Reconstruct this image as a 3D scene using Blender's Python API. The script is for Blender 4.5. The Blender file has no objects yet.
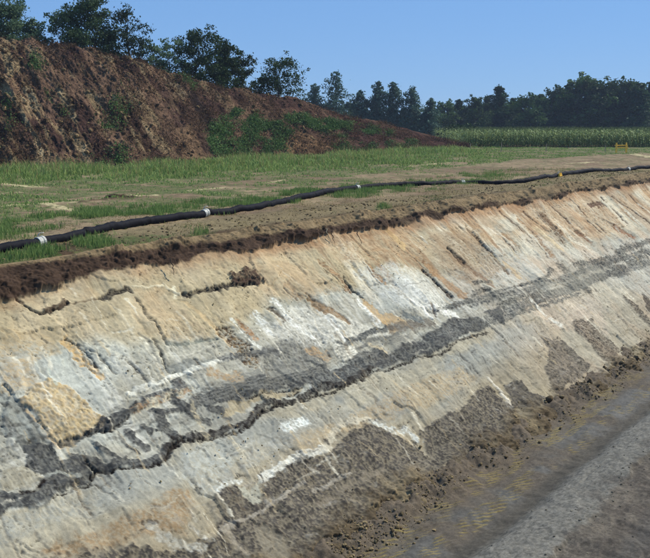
import bpy, math, random
import numpy as np
from mathutils import Vector, Matrix
random.seed(7); rng = np.random.default_rng(7)
scene = bpy.context.scene
COL = scene.collection

# ---------------------------------------------------------------- camera, sky, sun, exposure
F = 893.0; PITCH = math.atan(157/893.0); CAMZ = 2.2
cd = bpy.data.cameras.new('camera'); cam = bpy.data.objects.new('camera', cd); COL.objects.link(cam)
cd.sensor_width = 36; cd.lens = 36*F/650; cd.clip_end = 6000; cd.clip_start = 0.1
cam.location = (0, 0, CAMZ); cam.rotation_euler = (math.pi/2-PITCH, 0, 0)
scene.camera = cam
SUN = Vector((0.60, 0.34, 0.72)).normalized()
w = bpy.data.worlds.new('World'); scene.world = w; w.use_nodes = True
nt = w.node_tree; bg = nt.nodes['Background']
sky = nt.nodes.new('ShaderNodeTexSky'); sky.sky_type = 'NISHITA'; sky.sun_disc = False
sky.sun_elevation = math.asin(SUN.z); sky.sun_rotation = math.atan2(SUN.x, SUN.y)
sky.altitude = 1500; sky.air_density = 1.0; sky.dust_density = 0.1; sky.ozone_density = 4.0
tint = nt.nodes.new('ShaderNodeVectorMath'); tint.operation = 'MULTIPLY'; tint.inputs[1].default_value = (.87, 1.0, 1.14)
even = nt.nodes.new('ShaderNodeMix'); even.data_type = 'RGBA'; even.inputs[0].default_value = .78; even.inputs[7].default_value = (1.22, 2.60, 5.1, 1)   # flat blue mixed in to even out the sky's gradient
nt.links.new(sky.outputs[0], tint.inputs[0]); nt.links.new(tint.outputs[0], even.inputs[6]); nt.links.new(even.outputs[2], bg.inputs[0]); bg.inputs[1].default_value = 0.128
sd = bpy.data.lights.new('sun', 'SUN'); so = bpy.data.objects.new('sun', sd); COL.objects.link(so)
sd.energy = 5.0; sd.angle = math.radians(0.5); sd.color = (1.0, 0.945, 0.85)
so.rotation_euler = SUN.to_track_quat('Z', 'Y').to_euler()
scene.view_settings.view_transform = 'Standard'; scene.view_settings.look = 'None'
scene.view_settings.exposure = 0.12; scene.view_settings.gamma = 1.0
scene.cycles.max_bounces = 4; scene.cycles.diffuse_bounces = 2; scene.cycles.transparent_max_bounces = 4
scene.cycles.volume_bounces = 0

# ---------------------------------------------------------------- helpers
KEXP = 1.36
def C(r, g, b):
    c = np.array([r, g, b])/255.0
    return np.where(c <= 0.04045, c/12.92, ((c+0.055)/1.055)**2.4)/KEXP*np.array([1.0, 1.03, .90])
def hsh(ix, iy, seed):
    h = (ix.astype(np.int64)*374761393 + iy.astype(np.int64)*668265263 + seed*1442695041) & 0xFFFFFFFF
    h = ((h ^ (h >> 13))*1274126177) & 0xFFFFFFFF
    h = ((h ^ (h >> 16))*2246822519) & 0xFFFFFFFF
    return ((h ^ (h >> 15)) & 0xFFFFFF)/float(0xFFFFFF)
def vn(x, y, seed=0):
    x = np.asarray(x, float); y = np.asarray(y, float)
    ix = np.floor(x); iy = np.floor(y); fx = x-ix; fy = y-iy
    fx = fx*fx*fx*(fx*(fx*6-15)+10); fy = fy*fy*fy*(fy*(fy*6-15)+10)
    a = hsh(ix, iy, seed); b = hsh(ix+1, iy, seed); c = hsh(ix, iy+1, seed); d = hsh(ix+1, iy+1, seed)
    return (a+(b-a)*fx)*(1-fy)+(c+(d-c)*fx)*fy
def fbm(x, y, seed=0, o=4, g=0.5):
    """-1..1 fractal noise"""
    t = 0; a = 1.0; n = 0; x = np.asarray(x, float); y = np.asarray(y, float)
    for k in range(o):
        t = t+a*(vn(x, y, seed+k*17)*2-1); n += a; a *= g
        x, y = x*1.62-y*1.18+3.7, x*1.18+y*1.62+9.1
    return t/n*1.35
def cells(x, y, seed=0):
    """distance to the nearest of scattered points, and that point's own number"""
    ix = np.floor(x); iy = np.floor(y); D = np.full(np.shape(x), 9.0); I = np.zeros(np.shape(x))
    for a in (-1, 0, 1):
        for b in (-1, 0, 1):
            cx = ix+a; cy = iy+b; px = cx+hsh(cx, cy, seed); py = cy+hsh(cx, cy, seed+1); d = np.hypot(x-px, y-py); m = d < D
            D = np.where(m, d, D); I = np.where(m, hsh(cx, cy, seed+2), I)
    return D, I
def facets(x, y, seed=0):
    """flat tilted chips: height and number of the chip each point lies on"""
    ix = np.floor(x); iy = np.floor(y); D = np.full(np.shape(x), 9.0); I = np.zeros(np.shape(x)); Hh = np.zeros(np.shape(x))
    for a in (-1, 0, 1):
        for b in (-1, 0, 1):
            cx = ix+a; cy = iy+b; px = cx+hsh(cx, cy, seed); py = cy+hsh(cx, cy, seed+1); d = np.hypot(x-px, y-py); m = d < D
            D = np.where(m, d, D); I = np.where(m, hsh(cx, cy, seed+2), I)
            Hh = np.where(m, (hsh(cx, cy, seed+3)-.5)*(x-px)*2+(hsh(cx, cy, seed+4)-.5)*(y-py)*2+(hsh(cx, cy, seed+5)-.5)*.8, Hh)
    return Hh, I
def ss(a, b, x):
    t = np.clip((x-a)/(b-a), 0, 1); return t*t*(3-2*t)
def meta(o, label=None, cat=None, group=None, kind=None):
    if label: o['label'] = label
    if cat: o['category'] = cat
    if group: o['group'] = group
    if kind: o['kind'] = kind
    return o
def mesh_np(name, V, Fc, mat, col=None, extra=None, smooth=True, parent=None, link=True):
    """V (n,3); Fc (m,k) faces all of one size; col (n,3) base colour"""
    me = bpy.data.meshes.new(name); V = np.ascontiguousarray(V, np.float32); Fc = np.ascontiguousarray(Fc, np.int32)
    n, (m, k) = len(V), Fc.shape
    me.vertices.add(n); me.vertices.foreach_set('co', V.ravel())
    me.loops.add(m*k); me.loops.foreach_set('vertex_index', Fc.ravel())
    me.polygons.add(m); me.polygons.foreach_set('loop_start', np.arange(0, m*k, k, dtype=np.int32))
    me.polygons.foreach_set('loop_total', np.full(m, k, np.int32))
    me.polygons.foreach_set('use_smooth', np.full(m, smooth, bool))
    me.update(calc_edges=True)
    if col is not None:
        at = me.color_attributes.new('col', 'FLOAT_COLOR', 'POINT')
        at.data.foreach_set('color', np.hstack([np.clip(col, 0, 1), np.ones((n, 1))]).astype(np.float32).ravel())
    if extra is not None:
        at = me.attributes.new('wet', 'FLOAT', 'POINT'); at.data.foreach_set('value', extra.astype(np.float32).ravel())
    if mat: me.materials.append(mat)
    if not link: return me
    o = bpy.data.objects.new(name, me); COL.objects.link(o)
    if parent: o.parent = parent
    return o
def inst(name, me, loc=(0, 0, 0), rz=0, sc=1, parent=None):
    o = bpy.data.objects.new(name, me); COL.objects.link(o); o.location = loc; o.rotation_euler = (0, 0, rz)
    o.scale = (sc, sc, sc) if not hasattr(sc, '__len__') else sc
    if parent: o.parent = parent
    return o
def empty(name, loc=(0, 0, 0), rz=0):
    o = bpy.data.objects.new(name, None); COL.objects.link(o); o.location = loc; o.rotation_euler = (0, 0, rz)
    o.empty_display_size = 0.2; return o
def grid_faces(nu, nv):
    i = np.arange((nu-1)*(nv-1)); r = i//(nv-1); c = i % (nv-1); a = r*nv+c
    return np.stack([a, a+nv, a+nv+1, a+1], 1)

def M(name, rough=0.9, attr=True, color=(0.3, 0.3, 0.3), scales=((40, 0.25),), bump=((60, 0.4, 0.01),), spec=0.25, wet=False, trans=0, metal=0):
    m = bpy.data.materials.new(name); m.use_nodes = True; t = m.node_tree; b = t.nodes['Principled BSDF']
    b.inputs['Roughness'].default_value = rough; b.inputs['Specular IOR Level'].default_value = spec
    b.inputs['Metallic'].default_value = metal
    tc = t.nodes.new('ShaderNodeTexCoord')
    if attr:
        a = t.nodes.new('ShaderNodeAttribute'); a.attribute_name = 'col'; c = a.outputs['Color']
    else:
        a = t.nodes.new('ShaderNodeRGB'); a.outputs[0].default_value = (*color, 1); c = a.outputs[0]
    for sc, amt in scales:
        n = t.nodes.new('ShaderNodeTexNoise'); n.inputs['Scale'].default_value = sc; n.inputs['Detail'].default_value = 4; n.inputs['Roughness'].default_value = 0.65
        t.links.new(tc.outputs['Object'], n.inputs['Vector'])
        mr = t.nodes.new('ShaderNodeMapRange'); mr.inputs[1].default_value = 0.28; mr.inputs[2].default_value = 0.72
        mr.inputs[3].default_value = 1-amt; mr.inputs[4].default_value = 1+amt
        t.links.new(n.outputs['Fac'], mr.inputs[0])
        mx = t.nodes.new('ShaderNodeVectorMath'); mx.operation = 'SCALE'
        t.links.new(c, mx.inputs[0]); t.links.new(mr.outputs[0], mx.inputs['Scale']); c = mx.outputs[0]
    t.links.new(c, b.inputs['Base Color'])
    last = None
    for sc, st, dist in bump:
        n = t.nodes.new('ShaderNodeTexNoise'); n.inputs['Scale'].default_value = sc; n.inputs['Detail'].default_value = 5; n.inputs['Roughness'].default_value = 0.65
        t.links.new(tc.outputs['Object'], n.inputs['Vector'])
        bp = t.nodes.new('ShaderNodeBump'); bp.inputs['Strength'].default_value = st; bp.inputs['Distance'].default_value = dist
        t.links.new(n.outputs['Fac'], bp.inputs['Height'])
        if last: t.links.new(last.outputs[0], bp.inputs['Normal'])
        last = bp
    if last: t.links.new(last.outputs[0], b.inputs['Normal'])
    if wet:
        a2 = t.nodes.new('ShaderNodeAttribute'); a2.attribute_name = 'wet'
        mr = t.nodes.new('ShaderNodeMapRange'); mr.inputs[3].default_value = rough; mr.inputs[4].default_value = 0.42
        t.links.new(a2.outputs['Fac'], mr.inputs[0]); t.links.new(mr.outputs[0], b.inputs['Roughness'])
    if trans:
        tr = t.nodes.new('ShaderNodeBsdfTranslucent'); ms = t.nodes.new('ShaderNodeMixShader'); ms.inputs[0].default_value = trans
        t.links.new(c, tr.inputs['Color']); out = t.nodes['Material Output']
        t.links.new(b.outputs[0], ms.inputs[1]); t.links.new(tr.outputs[0], ms.inputs[2]); t.links.new(ms.outputs[0], out.inputs[0])
    return m

# ---------------------------------------------------------------- survey: rays of the measured photograph onto the planes of the place
def ray(px, py):
    y = -(py-279)/F
    return np.array([(px-325)/F, math.cos(PITCH)+y*math.sin(PITCH), -math.sin(PITCH)+y*math.cos(PITCH)])
CP = np.array([0, 0, CAMZ])
def onz(px, py, z=0.0):
    d = ray(px, py); return CP+d*((z-CAMZ)/d[2])
A0 = onz(0, 290, -.35); B0 = onz(650, 181, -.35)
Ud = (B0-A0)[:2]; Ud /= np.linalg.norm(Ud); Nd = np.array([Ud[1], -Ud[0]])
TH = math.radians(40)
def us(p): q = np.asarray(p)[:2]-A0[:2]; return float(Ud@q), float(Nd@q)
def xy(u, s): return A0[0]+Ud[0]*u+Nd[0]*s, A0[1]+Ud[1]*u+Nd[1]*s
nb = np.array([Nd[0]*math.sin(TH), Nd[1]*math.sin(TH), math.cos(TH)])
def bankpt(px, py):
    d = ray(px, py); t = (nb@(A0-CP))/(nb@d); p = CP+d*t
    u, s = us(p); return u, s/math.cos(TH), t
def mapz(z):
    def f(px, py):
        p = onz(px, py, z); u, s = us(p); return u, s, p[1]
    return f

class Painter:
    """lays the soil colours and relief (layers, lenses, scars) down in ground coordinates"""
    def __init__(self, U, V, col, f, warp=0.05, wf=5.0, seed=3):
        self.U = U+warp*fbm(U*wf, V*wf, seed, 4, .6); self.V = V+warp*fbm(U*wf+50, V*wf, seed+5, 4, .6)
        self.U = self.U+warp*.22*fbm(U*wf*4, V*wf*4, seed+6, 3, .5); self.V = self.V+warp*.25*fbm(U*wf*4+9, V*wf*4, seed+7, 3, .5)
        self.col = col; self.h = np.zeros_like(U); self.f = f; self.sh = 1.0; self.wob = 0; self.g = 0.5+0.5*fbm(U*9, V*9, seed+9, 4, .6)
        self.g2 = 0.5+0.5*fbm(U*28, V*28, seed+19, 3, .6)
    def sel(self, P, m):
        return np.nonzero((self.U > P[:, 0].min()-m) & (self.U < P[:, 0].max()+m) & (self.V > P[:, 1].min()-m) & (self.V < P[:, 1].max()+m))[0]
    def apply(self, i, a, col, rel, grain=0, mix=None):
        a = np.clip(a, 0, 1)
        if grain: a = np.clip(a*(1-grain)+a*grain*ss(.35, .65, self.g2[i])*1.2, 0, 1)
        if mix is not None:
            t = ss(.35, .65, self.g[i])[:, None]; c = np.asarray(col)*(1-t)+np.asarray(mix)*t
        else: c = np.asarray(col)
        self.col[i] = self.col[i]*(1-a[:, None])+c*a[:, None]; self.h[i] += rel*a
    def stroke(self, pts, w, col, a=1, soft=.5, rel=0, grain=.3, mix=None):
        L = [self.f(*p) for p in pts]; P = np.array([(l[0], l[1]) for l in L]); sc = np.mean([l[2] for l in L])/F
        if np.mean(col) > .40 and rel == 0: grain = max(grain, .75); soft = .85; w *= 1.15
        w = w*sc*.62; i = self.sel(P, w*2.5)
        if not len(i): return
        x, y = self.U[i], self.V[i]; D = np.full(len(i), 1e9)
        for k in range(len(P)-1):
            p, q = P[k], P[k+1]; d = q-p; t = np.clip(((x-p[0])*d[0]+(y-p[1])*d[1])/(d@d+1e-12), 0, 1)
            D = np.minimum(D, np.hypot(x-p[0]-t*d[0], y-p[1]-t*d[1]))
        D = D*(0.35+1.3*self.g[i])
        self.apply(i, a*(1-ss(w*(1-soft*self.sh), w*(1+soft*self.sh), D)), col, rel, grain, mix)
    def poly(self, pts, col, a=1, soft=.04, rel=0, grain=.25, mix=None):
        L = [self.f(*p) for p in pts]; P = np.array([(l[0], l[1]) for l in L]); i = self.sel(P, soft*3)
        if not len(i): return
        x, y = self.U[i], self.V[i]; D = np.full(len(i), 1e9); ins = np.zeros(len(i), bool); n = len(P)
        for k in range(n):
            p, q = P[k], P[(k+1) % n]; d = q-p; t = np.clip(((x-p[0])*d[0]+(y-p[1])*d[1])/(d@d+1e-12), 0, 1)
            D = np.minimum(D, np.hypot(x-p[0]-t*d[0], y-p[1]-t*d[1]))
            c = ((p[1] > y) != (q[1] > y)) & (x < (q[0]-p[0])*(y-p[1])/(q[1]-p[1]+1e-12)+p[0]); ins ^= c
        D = np.where(ins, D, -D)+(self.g[i]-.5)*soft*1.5+.05*fbm(x*2.6, y*2.6, 261, 3, .6)*(soft < .2)*self.wob
        sf = soft*(self.sh if soft < .07 else .55); grain = grain if soft < .07 else max(grain, .6); self.apply(i, a*ss(-sf, sf, D), col, rel, grain, mix)

def graded(lo, hi, f):
    r = [lo]
    while r[-1] < hi: r.append(r[-1]+f(r[-1]))
    return np.array(r)
def edge(u): return 0.10*fbm(u*.5, u*0, 71, 4, .6)+0.035*fbm(u*4, u*0+3, 72, 3, .6)   # wandering of the turf edge

m_bank = M('bank_sand', rough=.95, scales=((30, .12), (110, .20)), bump=((12, .2, .02), (60, .35, .008)), spec=.12)
m_floor = M('trench_mud', rough=.92, scales=((18, .16), (60, .34)), bump=((20, .3, .03), (80, .6, .015)), spec=.25, wet=True)
m_ground = M('plateau_earth', rough=.97, scales=((3, .12), (30, .25)), bump=((8, .4, .05), (40, .6, .03)), spec=.08)
m_mound = M('heap_earth', rough=.97, scales=((2.0, .22), (9, .4)), bump=((3, .5, .15), (9, .8, .10)), spec=.06)

# ---------------------------------------------------------------- the cut bank
FLOORZ = -4.28
def build_bank():
    uu = np.concatenate([np.arange(-40, -5, .25), graded(-5, 50, lambda u: .0013*max(9.5, 13+.8*u)), graded(50.3, 320, lambda u: .02*u)])
    tt = np.concatenate([np.linspace(0, .55, 38, endpoint=False), np.linspace(.55, .55+6.75, 400)])
    nu, nv = len(uu), len(tt)
    Ug, Tg = np.meshgrid(uu, tt, indexing='ij'); Ug = Ug.ravel(); Tg = Tg.ravel()
    V = Tg-.55                                      # metres down the dip below the foot of the topsoil
    P = Painter(Ug.copy(), V.copy(), np.zeros((len(Ug), 3)), bankpt, warp=.045, wf=4.5)
    def lay(pts):
        L = np.array([bankpt(*p)[:2] for p in pts]); return np.interp(P.U, L[:, 0], L[:, 1])
    vA = lay([(0, 345), (60, 350), (110, 345), (160, 345), (220, 330), (270, 305), (330, 290), (380, 275), (430, 272), (480, 262), (520, 255), (600, 240), (650, 228)])
    vB = lay([(0, 450), (60, 430), (130, 400), (180, 380), (240, 357), (300, 342), (380, 320), (430, 305), (500, 292), (560, 275), (650, 248)])
    vC = lay([(0, 515), (60, 495), (110, 468), (170, 443), (240, 426), (270, 402), (345, 383), (400, 362), (445, 346), (500, 322), (560, 295), (650, 262)])
    vD = lay([(200, 540), (262, 515), (302, 467), (353, 441), (430, 440), (480, 405), (540, 360), (600, 330), (650, 310)])
    v = P.V; x = P.U
    och = C(186, 164, 124)*np.ones((len(x), 1)); tan = C(184, 166, 134); gry = C(178, 172, 156); blu = C(184, 184, 176); pnk = C(200, 174, 146)
    def mixc(a, b, t): return a*(1-t[:, None])+b*t[:, None]
    n1 = .5+.5*fbm(x*.55, v*1.4, 11, 4); n2 = .5+.5*fbm(x*1.3, v*.8, 12, 4)
    st = .5+.5*fbm(x*7, v*.7, 14, 4, .6)            # down-dip bucket scratches
    lam = .5+.5*fbm(x*.5, v*9, 15, 4, .6)           # thin bedding
    c = mixc(och, tan, ss(.35, .75, n1*.6+.4*st)); c = mixc(c, C(204, 178, 138), ss(.5, .8, n2)*.6)
    c = mixc(c, mixc(gry*np.ones((len(x), 1)), blu, ss(.35, .7, n1)), ss(vA-.25, vA+.25, v+(n2-.5)*.5))
    c = mixc(c, C(206, 203, 196), ss(vA-.3, vB-.1, v)*ss(.55, .8, st)*.7)
    c = mixc(c, C(150, 146, 136), ss(vB-.25, vB+.05, v)*ss(.3, .7, lam)*.8)
    c = mixc(c, mixc(C(164, 163, 156)*np.ones((len(x), 1)), C(178, 168, 146), ss(.35, .7, n1)), ss(vC-.05, vC+.05, v))
    c = mixc(c, C(170, 152, 120), ss(vD-.9, vD-.1, v+(n2-.5)*.4)*.75)
    right = ss(9.5, 15, x+fbm(v*1.5, x*.3, 13)*1.0)
    rc = mixc(pnk*np.ones((len(x), 1)), C(186, 176, 158), ss(.35, .7, n2)); rc = mixc(rc, C(200, 162, 118), ss(.3, .7, n1)*(1-ss(.9, 1.5, v)))
    c = mixc(c, rc, right*.85*(1-ss(vB-.1, vB+.2, v)*.4))
    P.col[:] = c
    # bucket-wide cuts: every pass of the bucket stands a little proud or back
    edges = np.cumsum(rng.uniform(.55, 1.25, 330))-42; pi = np.searchsorted(edges, P.U+.05*np.sin(V*1.3))
    br = rng.uniform(.5, 2.2, (331, 4)).cumsum(1); seg = (P.V[:, None] > br[pi]).sum(1)
    off = rng.uniform(-1, 1, (331, 6))
    # (a bucket pass starts with a bite and fades out below)
    pm = ss(.4, .6, .5+.5*fbm(Ug*.45, V*.9, 21, 3)); P.h += (.022*off[pi, seg]+.012*off[pi, 5])*pm; tone = 1+(rng.uniform(.90, 1.10, (331, 6))[pi, seg]-1)*pm
    P.col *= tone[:, None]
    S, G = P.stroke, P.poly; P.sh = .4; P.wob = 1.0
    stp = .5+.5*fbm(Ug*2.4, V*.35, 245, 4, .6); zr = ss(4.5, 9, Ug)*(1-ss(1.5, 2.3, V)); P.col[:] = mixc(P.col, C(178, 134, 86), ss(.55, .75, stp)*zr*.75); P.col[:] = mixc(P.col, C(226, 210, 184), (1-ss(.28, .45, stp))*zr*.7)
    zl = ss(.52, .72, .5+.5*fbm(Ug*.8, V*1.0, 246, 5, .6))*(1-ss(1.0, 1.7, V)); P.col[:] = mixc(P.col, C(204, 158, 98), zl*.35)
    P.col[:] = mixc(P.col, C(176, 128, 80), (1-ss(.0, .35, V-.25*n1))*ss(2, 6, Ug)*.6)
    saw = (np.abs(((P.U*1.9+1.5*fbm(Ug*1.3, V*0, 22)) % 1)-.5)-.25)*.07*ss(.2, .6, .5+.5*fbm(Ug*.8, V*0, 23)); P.V = P.V+saw
    DK = C(72, 72, 76); DK2 = C(92, 92, 94); BR = C(104, 82, 62); OR = C(206, 168, 104); WH = C(226, 220, 208); BK = C(62, 54, 50); GR = C(128, 130, 130)
    # whites
    G([(275, 310), (300, 303), (340, 318), (395, 332), (340, 345), (300, 345), (270, 335)], WH, .7, .12, .0)
    G([(390, 262), (420, 270), (450, 300), (480, 300), (430, 318), (400, 300)], WH, .6, .12)
    G([(355, 272), (392, 262), (430, 300), (400, 308)], C(206, 206, 204), .6, .1)
    G([(520, 232), (560, 245), (600, 255), (560, 262), (520, 255)], C(214, 205, 190), .5, .15)
    G([(20, 355), (60, 350), (85, 385), (48, 382)], C(196, 198, 190), .6, .1)
    G([(0, 395), (20, 400), (46, 440), (28, 452), (0, 430)], C(150, 154, 150), .8, .05, -.02, mix=C(84, 86, 86))
    G([(480, 245), (520, 250), (560, 285), (520, 300), (480, 280)], C(190, 190, 184), .6, .15)
    G([(600, 240), (650, 238), (650, 300), (610, 280)], C(196, 194, 186), .6, .15)
    G([(520, 310), (560, 290), (600, 300), (610, 335), (560, 330)], C(206, 182, 160), .6, .2)
    G([(530, 275), (600, 262), (640, 300), (570, 310)], C(204, 190, 168), .5, .2)
    # lenses of ochre
    for pts, wd in (([(322, 262), (338, 274), (350, 290)], 6), ([(402, 244), (420, 258), (436, 274)], 7), ([(520, 222), (538, 240), (552, 256)], 6), ([(286, 284), (300, 298)], 5), ([(505, 236), (520, 250)], 5), ([(585, 214), (602, 230)], 4), ([(240, 322), (254, 338)], 6), ([(366, 262), (384, 280)], 5)):
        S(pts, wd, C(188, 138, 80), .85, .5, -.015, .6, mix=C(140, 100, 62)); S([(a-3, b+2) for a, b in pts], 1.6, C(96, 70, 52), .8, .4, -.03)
    G([(19, 399), (48, 380), (72, 386), (107, 421), (83, 434), (57, 446), (46, 432), (36, 414)], C(206, 176, 116), .95, .035, .04, .4, mix=C(190, 162, 114))
    S([(19, 400), (46, 432), (57, 446), (84, 435), (107, 422)], 2.5, C(222, 186, 130), .8, .5, .0)
    G([(41, 552), (95, 534), (130, 518), (155, 503), (172, 491), (187, 489), (193, 497), (193, 520), (183, 533), (130, 541), (80, 558)], C(166, 136, 94), .85, .09)
    G([(330, 432), (370, 405), (410, 385), (460, 366), (478, 378), (430, 405), (390, 415), (352, 432)], C(186, 160, 118), .7, .10)
    G([(290, 440), (330, 420), (350, 426), (310, 452)], C(200, 170, 120), .5, .08)
    G([(310, 236), (400, 222), (430, 246), (420, 262), (340, 262)], C(186, 146, 98), .7, .15, mix=C(200, 170, 128))
    G([(430, 235), (470, 232), (505, 270), (470, 288), (440, 268)], C(172, 142, 106), .75, .12)
    G([(520, 208), (590, 192), (625, 225), (600, 240), (545, 230)], C(190, 146, 98), .75, .15, mix=C(206, 172, 130))
    G([(130, 300), (175, 300), (210, 335), (170, 345), (140, 330)], C(196, 168, 128), .6, .12)
    G([(0, 330), (50, 335), (60, 352), (30, 365), (0, 358)], C(196, 164, 112), .6, .08)
    G([(0, 360), (30, 362), (40, 385), (10, 395), (0, 390)], C(196, 166, 116), .7, .08)
    G([(250, 268), (300, 262), (340, 290), (300, 300), (260, 290)], C(192, 160, 118), .6, .15)
    S([(65, 341), (80, 355), (100, 374)], 9, C(214, 172, 102), .95, .3, -.03, .5); S([(66, 338), (84, 352), (100, 366)], 2, BK, .8, .5, -.04)  # ochre gully; its dark line is painted shade of the overhung upper wall
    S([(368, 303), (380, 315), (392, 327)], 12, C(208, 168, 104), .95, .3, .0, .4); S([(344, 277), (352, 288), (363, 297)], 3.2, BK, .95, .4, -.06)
    S([(390, 316), (406, 322)], 9, C(202, 166, 110), .9, .3); S([(316, 305), (330, 312), (343, 319)], 10, C(160, 124, 78), .9, .3, -.03)
    S([(272, 307), (286, 319)], 6, C(110, 92, 72), .9, .3, -.03); S([(389, 230), (402, 243)], 9, C(212, 172, 104), .9, .4)
    S([(448, 250), (461, 263)], 5, BK, .9, .4, -.05); S([(461, 263), (476, 275), (489, 284)], 9, C(146, 110, 76), .8, .4, -.02)
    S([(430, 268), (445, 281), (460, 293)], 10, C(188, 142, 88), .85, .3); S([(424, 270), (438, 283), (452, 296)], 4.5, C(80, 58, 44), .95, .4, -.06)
    S([(470, 231), (488, 250), (508, 272)], 5, C(126, 96, 66), .85, .4, -.04); S([(505, 262), (518, 276)], 7, C(210, 176, 124), .8, .4)
    S([(544, 217), (553, 228), (562, 240)], 12, C(124, 92, 66), .9, .3, -.04, .6); S([(538, 230), (552, 243), (560, 250)], 8, C(220, 190, 142), .8, .5)
    S([(589, 206), (602, 204)], 5, C(112, 74, 52), .95, .4, -.04); S([(578, 232), (590, 242)], 6, C(144, 98, 62), .9, .4, -.04); S([(617, 229), (632, 236)], 8, C(170, 112, 66), .9, .4, -.03)
    for a, b in (((569, 200), (606, 232)), ((600, 198), (628, 223)), ((612, 196), (650, 223)), ((583, 218), (600, 232)), ((545, 200), (570, 222)), ((500, 212), (530, 238)), ((630, 196), (642, 208)), ((525, 212), (548, 232))):
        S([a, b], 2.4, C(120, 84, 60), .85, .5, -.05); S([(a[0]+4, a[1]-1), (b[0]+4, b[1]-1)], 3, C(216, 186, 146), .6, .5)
    for a, b in (((560, 225), (590, 250)), ((640, 205), (650, 213)), ((575, 240), (610, 262)), ((620, 205), (645, 228)), ((545, 245), (575, 268)), ((490, 228), (520, 250))):
        S([a, b], 4, C(224, 212, 192), .7, .5)
    # small overhangs and cracks in the upper sand
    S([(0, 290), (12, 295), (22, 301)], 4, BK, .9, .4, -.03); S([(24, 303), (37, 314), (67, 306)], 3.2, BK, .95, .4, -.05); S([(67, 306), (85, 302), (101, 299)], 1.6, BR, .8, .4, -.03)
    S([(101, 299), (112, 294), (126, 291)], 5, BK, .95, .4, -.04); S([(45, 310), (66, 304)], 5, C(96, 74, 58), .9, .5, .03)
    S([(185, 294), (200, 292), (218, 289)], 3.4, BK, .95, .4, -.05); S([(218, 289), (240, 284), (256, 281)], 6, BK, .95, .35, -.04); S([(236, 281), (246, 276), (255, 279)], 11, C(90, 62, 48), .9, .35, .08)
    S([(130, 288), (165, 284), (186, 294)], 2, C(222, 205, 170), .8, .5, .02); S([(176, 286), (177, 296)], 3, C(226, 212, 180), .9, .4)
    S([(186, 300), (207, 320), (229, 345)], 4.5, C(212, 176, 118), .8, .4, -.01)
    S([(229, 335), (240, 347), (252, 362)], 15, C(110, 82, 54), .9, .3, -.03, .9, mix=C(160, 130, 84))
    S([(134, 298), (146, 315), (158, 332), (165, 345)], 3, C(96, 88, 78), .8, .4, -.04); S([(138, 300), (152, 318), (166, 338)], 4, C(212, 180, 130), .6, .5)
    S([(151, 340), (160, 355), (169, 373)], 2.6, C(88, 84, 80), .9, .4, -.04); S([(130, 364), (140, 374), (149, 386)], 3, C(88, 84, 80), .8, .4, -.04); S([(156, 355), (165, 368)], 3, C(226, 214, 186), .7, .4)
    S([(167, 345), (190, 343), (216, 339)], 3, C(128, 132, 124), .8, .4, -.02); S([(85, 350), (100, 358), (118, 372)], 2, C(120, 114, 104), .8, .4, -.03)
    S([(232, 320), (250, 340), (262, 352)], 4, C(228, 226, 218), .8, .4); S([(180, 365), (207, 376)], 0.1, GR)
    G([(169, 366), (190, 360), (222, 357), (200, 369), (173, 378)], C(138, 140, 136), .9, .03, -.02)
    S([(110, 350), (130, 362)], 3, C(214, 206, 186), .6, .5); S([(55, 385), (50, 372)], 4, C(180, 196, 190), .6, .5)
    for a, b in (((258, 312), (270, 330)), ((276, 300), (300, 330)), ((330, 320), (345, 338)), ((360, 300), (378, 322)), ((405, 280), (430, 305)), ((300, 325), (318, 342))):
        S([a, b], 6, C(232, 230, 226), .8, .5)
    # upper thin dark ribbon with its white rim
    S([(130, 393), (165, 380), (200, 368), (233, 358)], 5, C(224, 220, 208), .9, .3, .03)
    G([(84, 438), (100, 418), (130, 403), (165, 389), (180, 381), (187, 388), (160, 401), (128, 416), (108, 430)], DK2, .95, .03, .03, .3, mix=DK)
    S([(108, 440), (140, 428), (180, 408)], 3, C(108, 106, 100), .7, .4)
    S([(60, 444), (96, 433), (130, 421)], 3.4, C(98, 98, 98), .9, .4, -.03); S([(132, 410), (150, 403), (190, 390)], 7, C(204, 190, 160), .8, .4, .0, .7, mix=C(170, 130, 84))
    S([(210, 375), (225, 377), (240, 379)], 9, C(194, 160, 112), .9, .4, .0, .6)
    S([(222, 360), (250, 354), (285, 349)], 6, DK2, .9, .4, .0, .4)
    # main dark layer
    G([(186, 405), (201, 394), (216, 387), (238, 382), (260, 376), (281, 374), (312, 369), (327, 362), (333, 372), (346, 362), (363, 351), (380, 346), (392, 353), (404, 342), (422, 340), (433, 329), (455, 318), (478, 318), (489, 324), (487, 331), (474, 333), (459, 337), (444, 347), (430, 353), (416, 354), (403, 361), (390, 366), (372, 366), (359, 376), (346, 384), (335, 385), (322, 384), (303, 384), (281, 388), (262, 391), (246, 397), (242, 402), (216, 404), (203, 406), (194, 412)], DK, .92, .04, .018, .3, mix=C(84, 85, 88))
    G([(262, 350), (290, 338), (306, 346), (328, 362), (300, 372), (262, 377)], C(140, 138, 132), .7, .08, .0, .4, mix=DK2)
    S([(342, 345), (359, 337), (375, 331), (392, 326)], 5.5, C(92, 94, 96), .95, .3, .02); S([(352, 352), (372, 340), (400, 333)], 3, C(104, 104, 102), .8, .4)
    S([(390, 327), (409, 325), (430, 322)], 9, C(122, 110, 98), .85, .3, .0); S([(384, 340), (410, 336)], 7, C(150, 146, 136), .8, .3)
    G([(480, 312), (500, 307), (506, 326), (492, 316)], C(96, 96, 98), .95, .05, .02); S([(487, 322), (503, 337)], 3, C(104, 102, 98), .9, .4)
    S([(405, 314), (422, 319)], 6, C(112, 122, 128), .9, .4)
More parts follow.
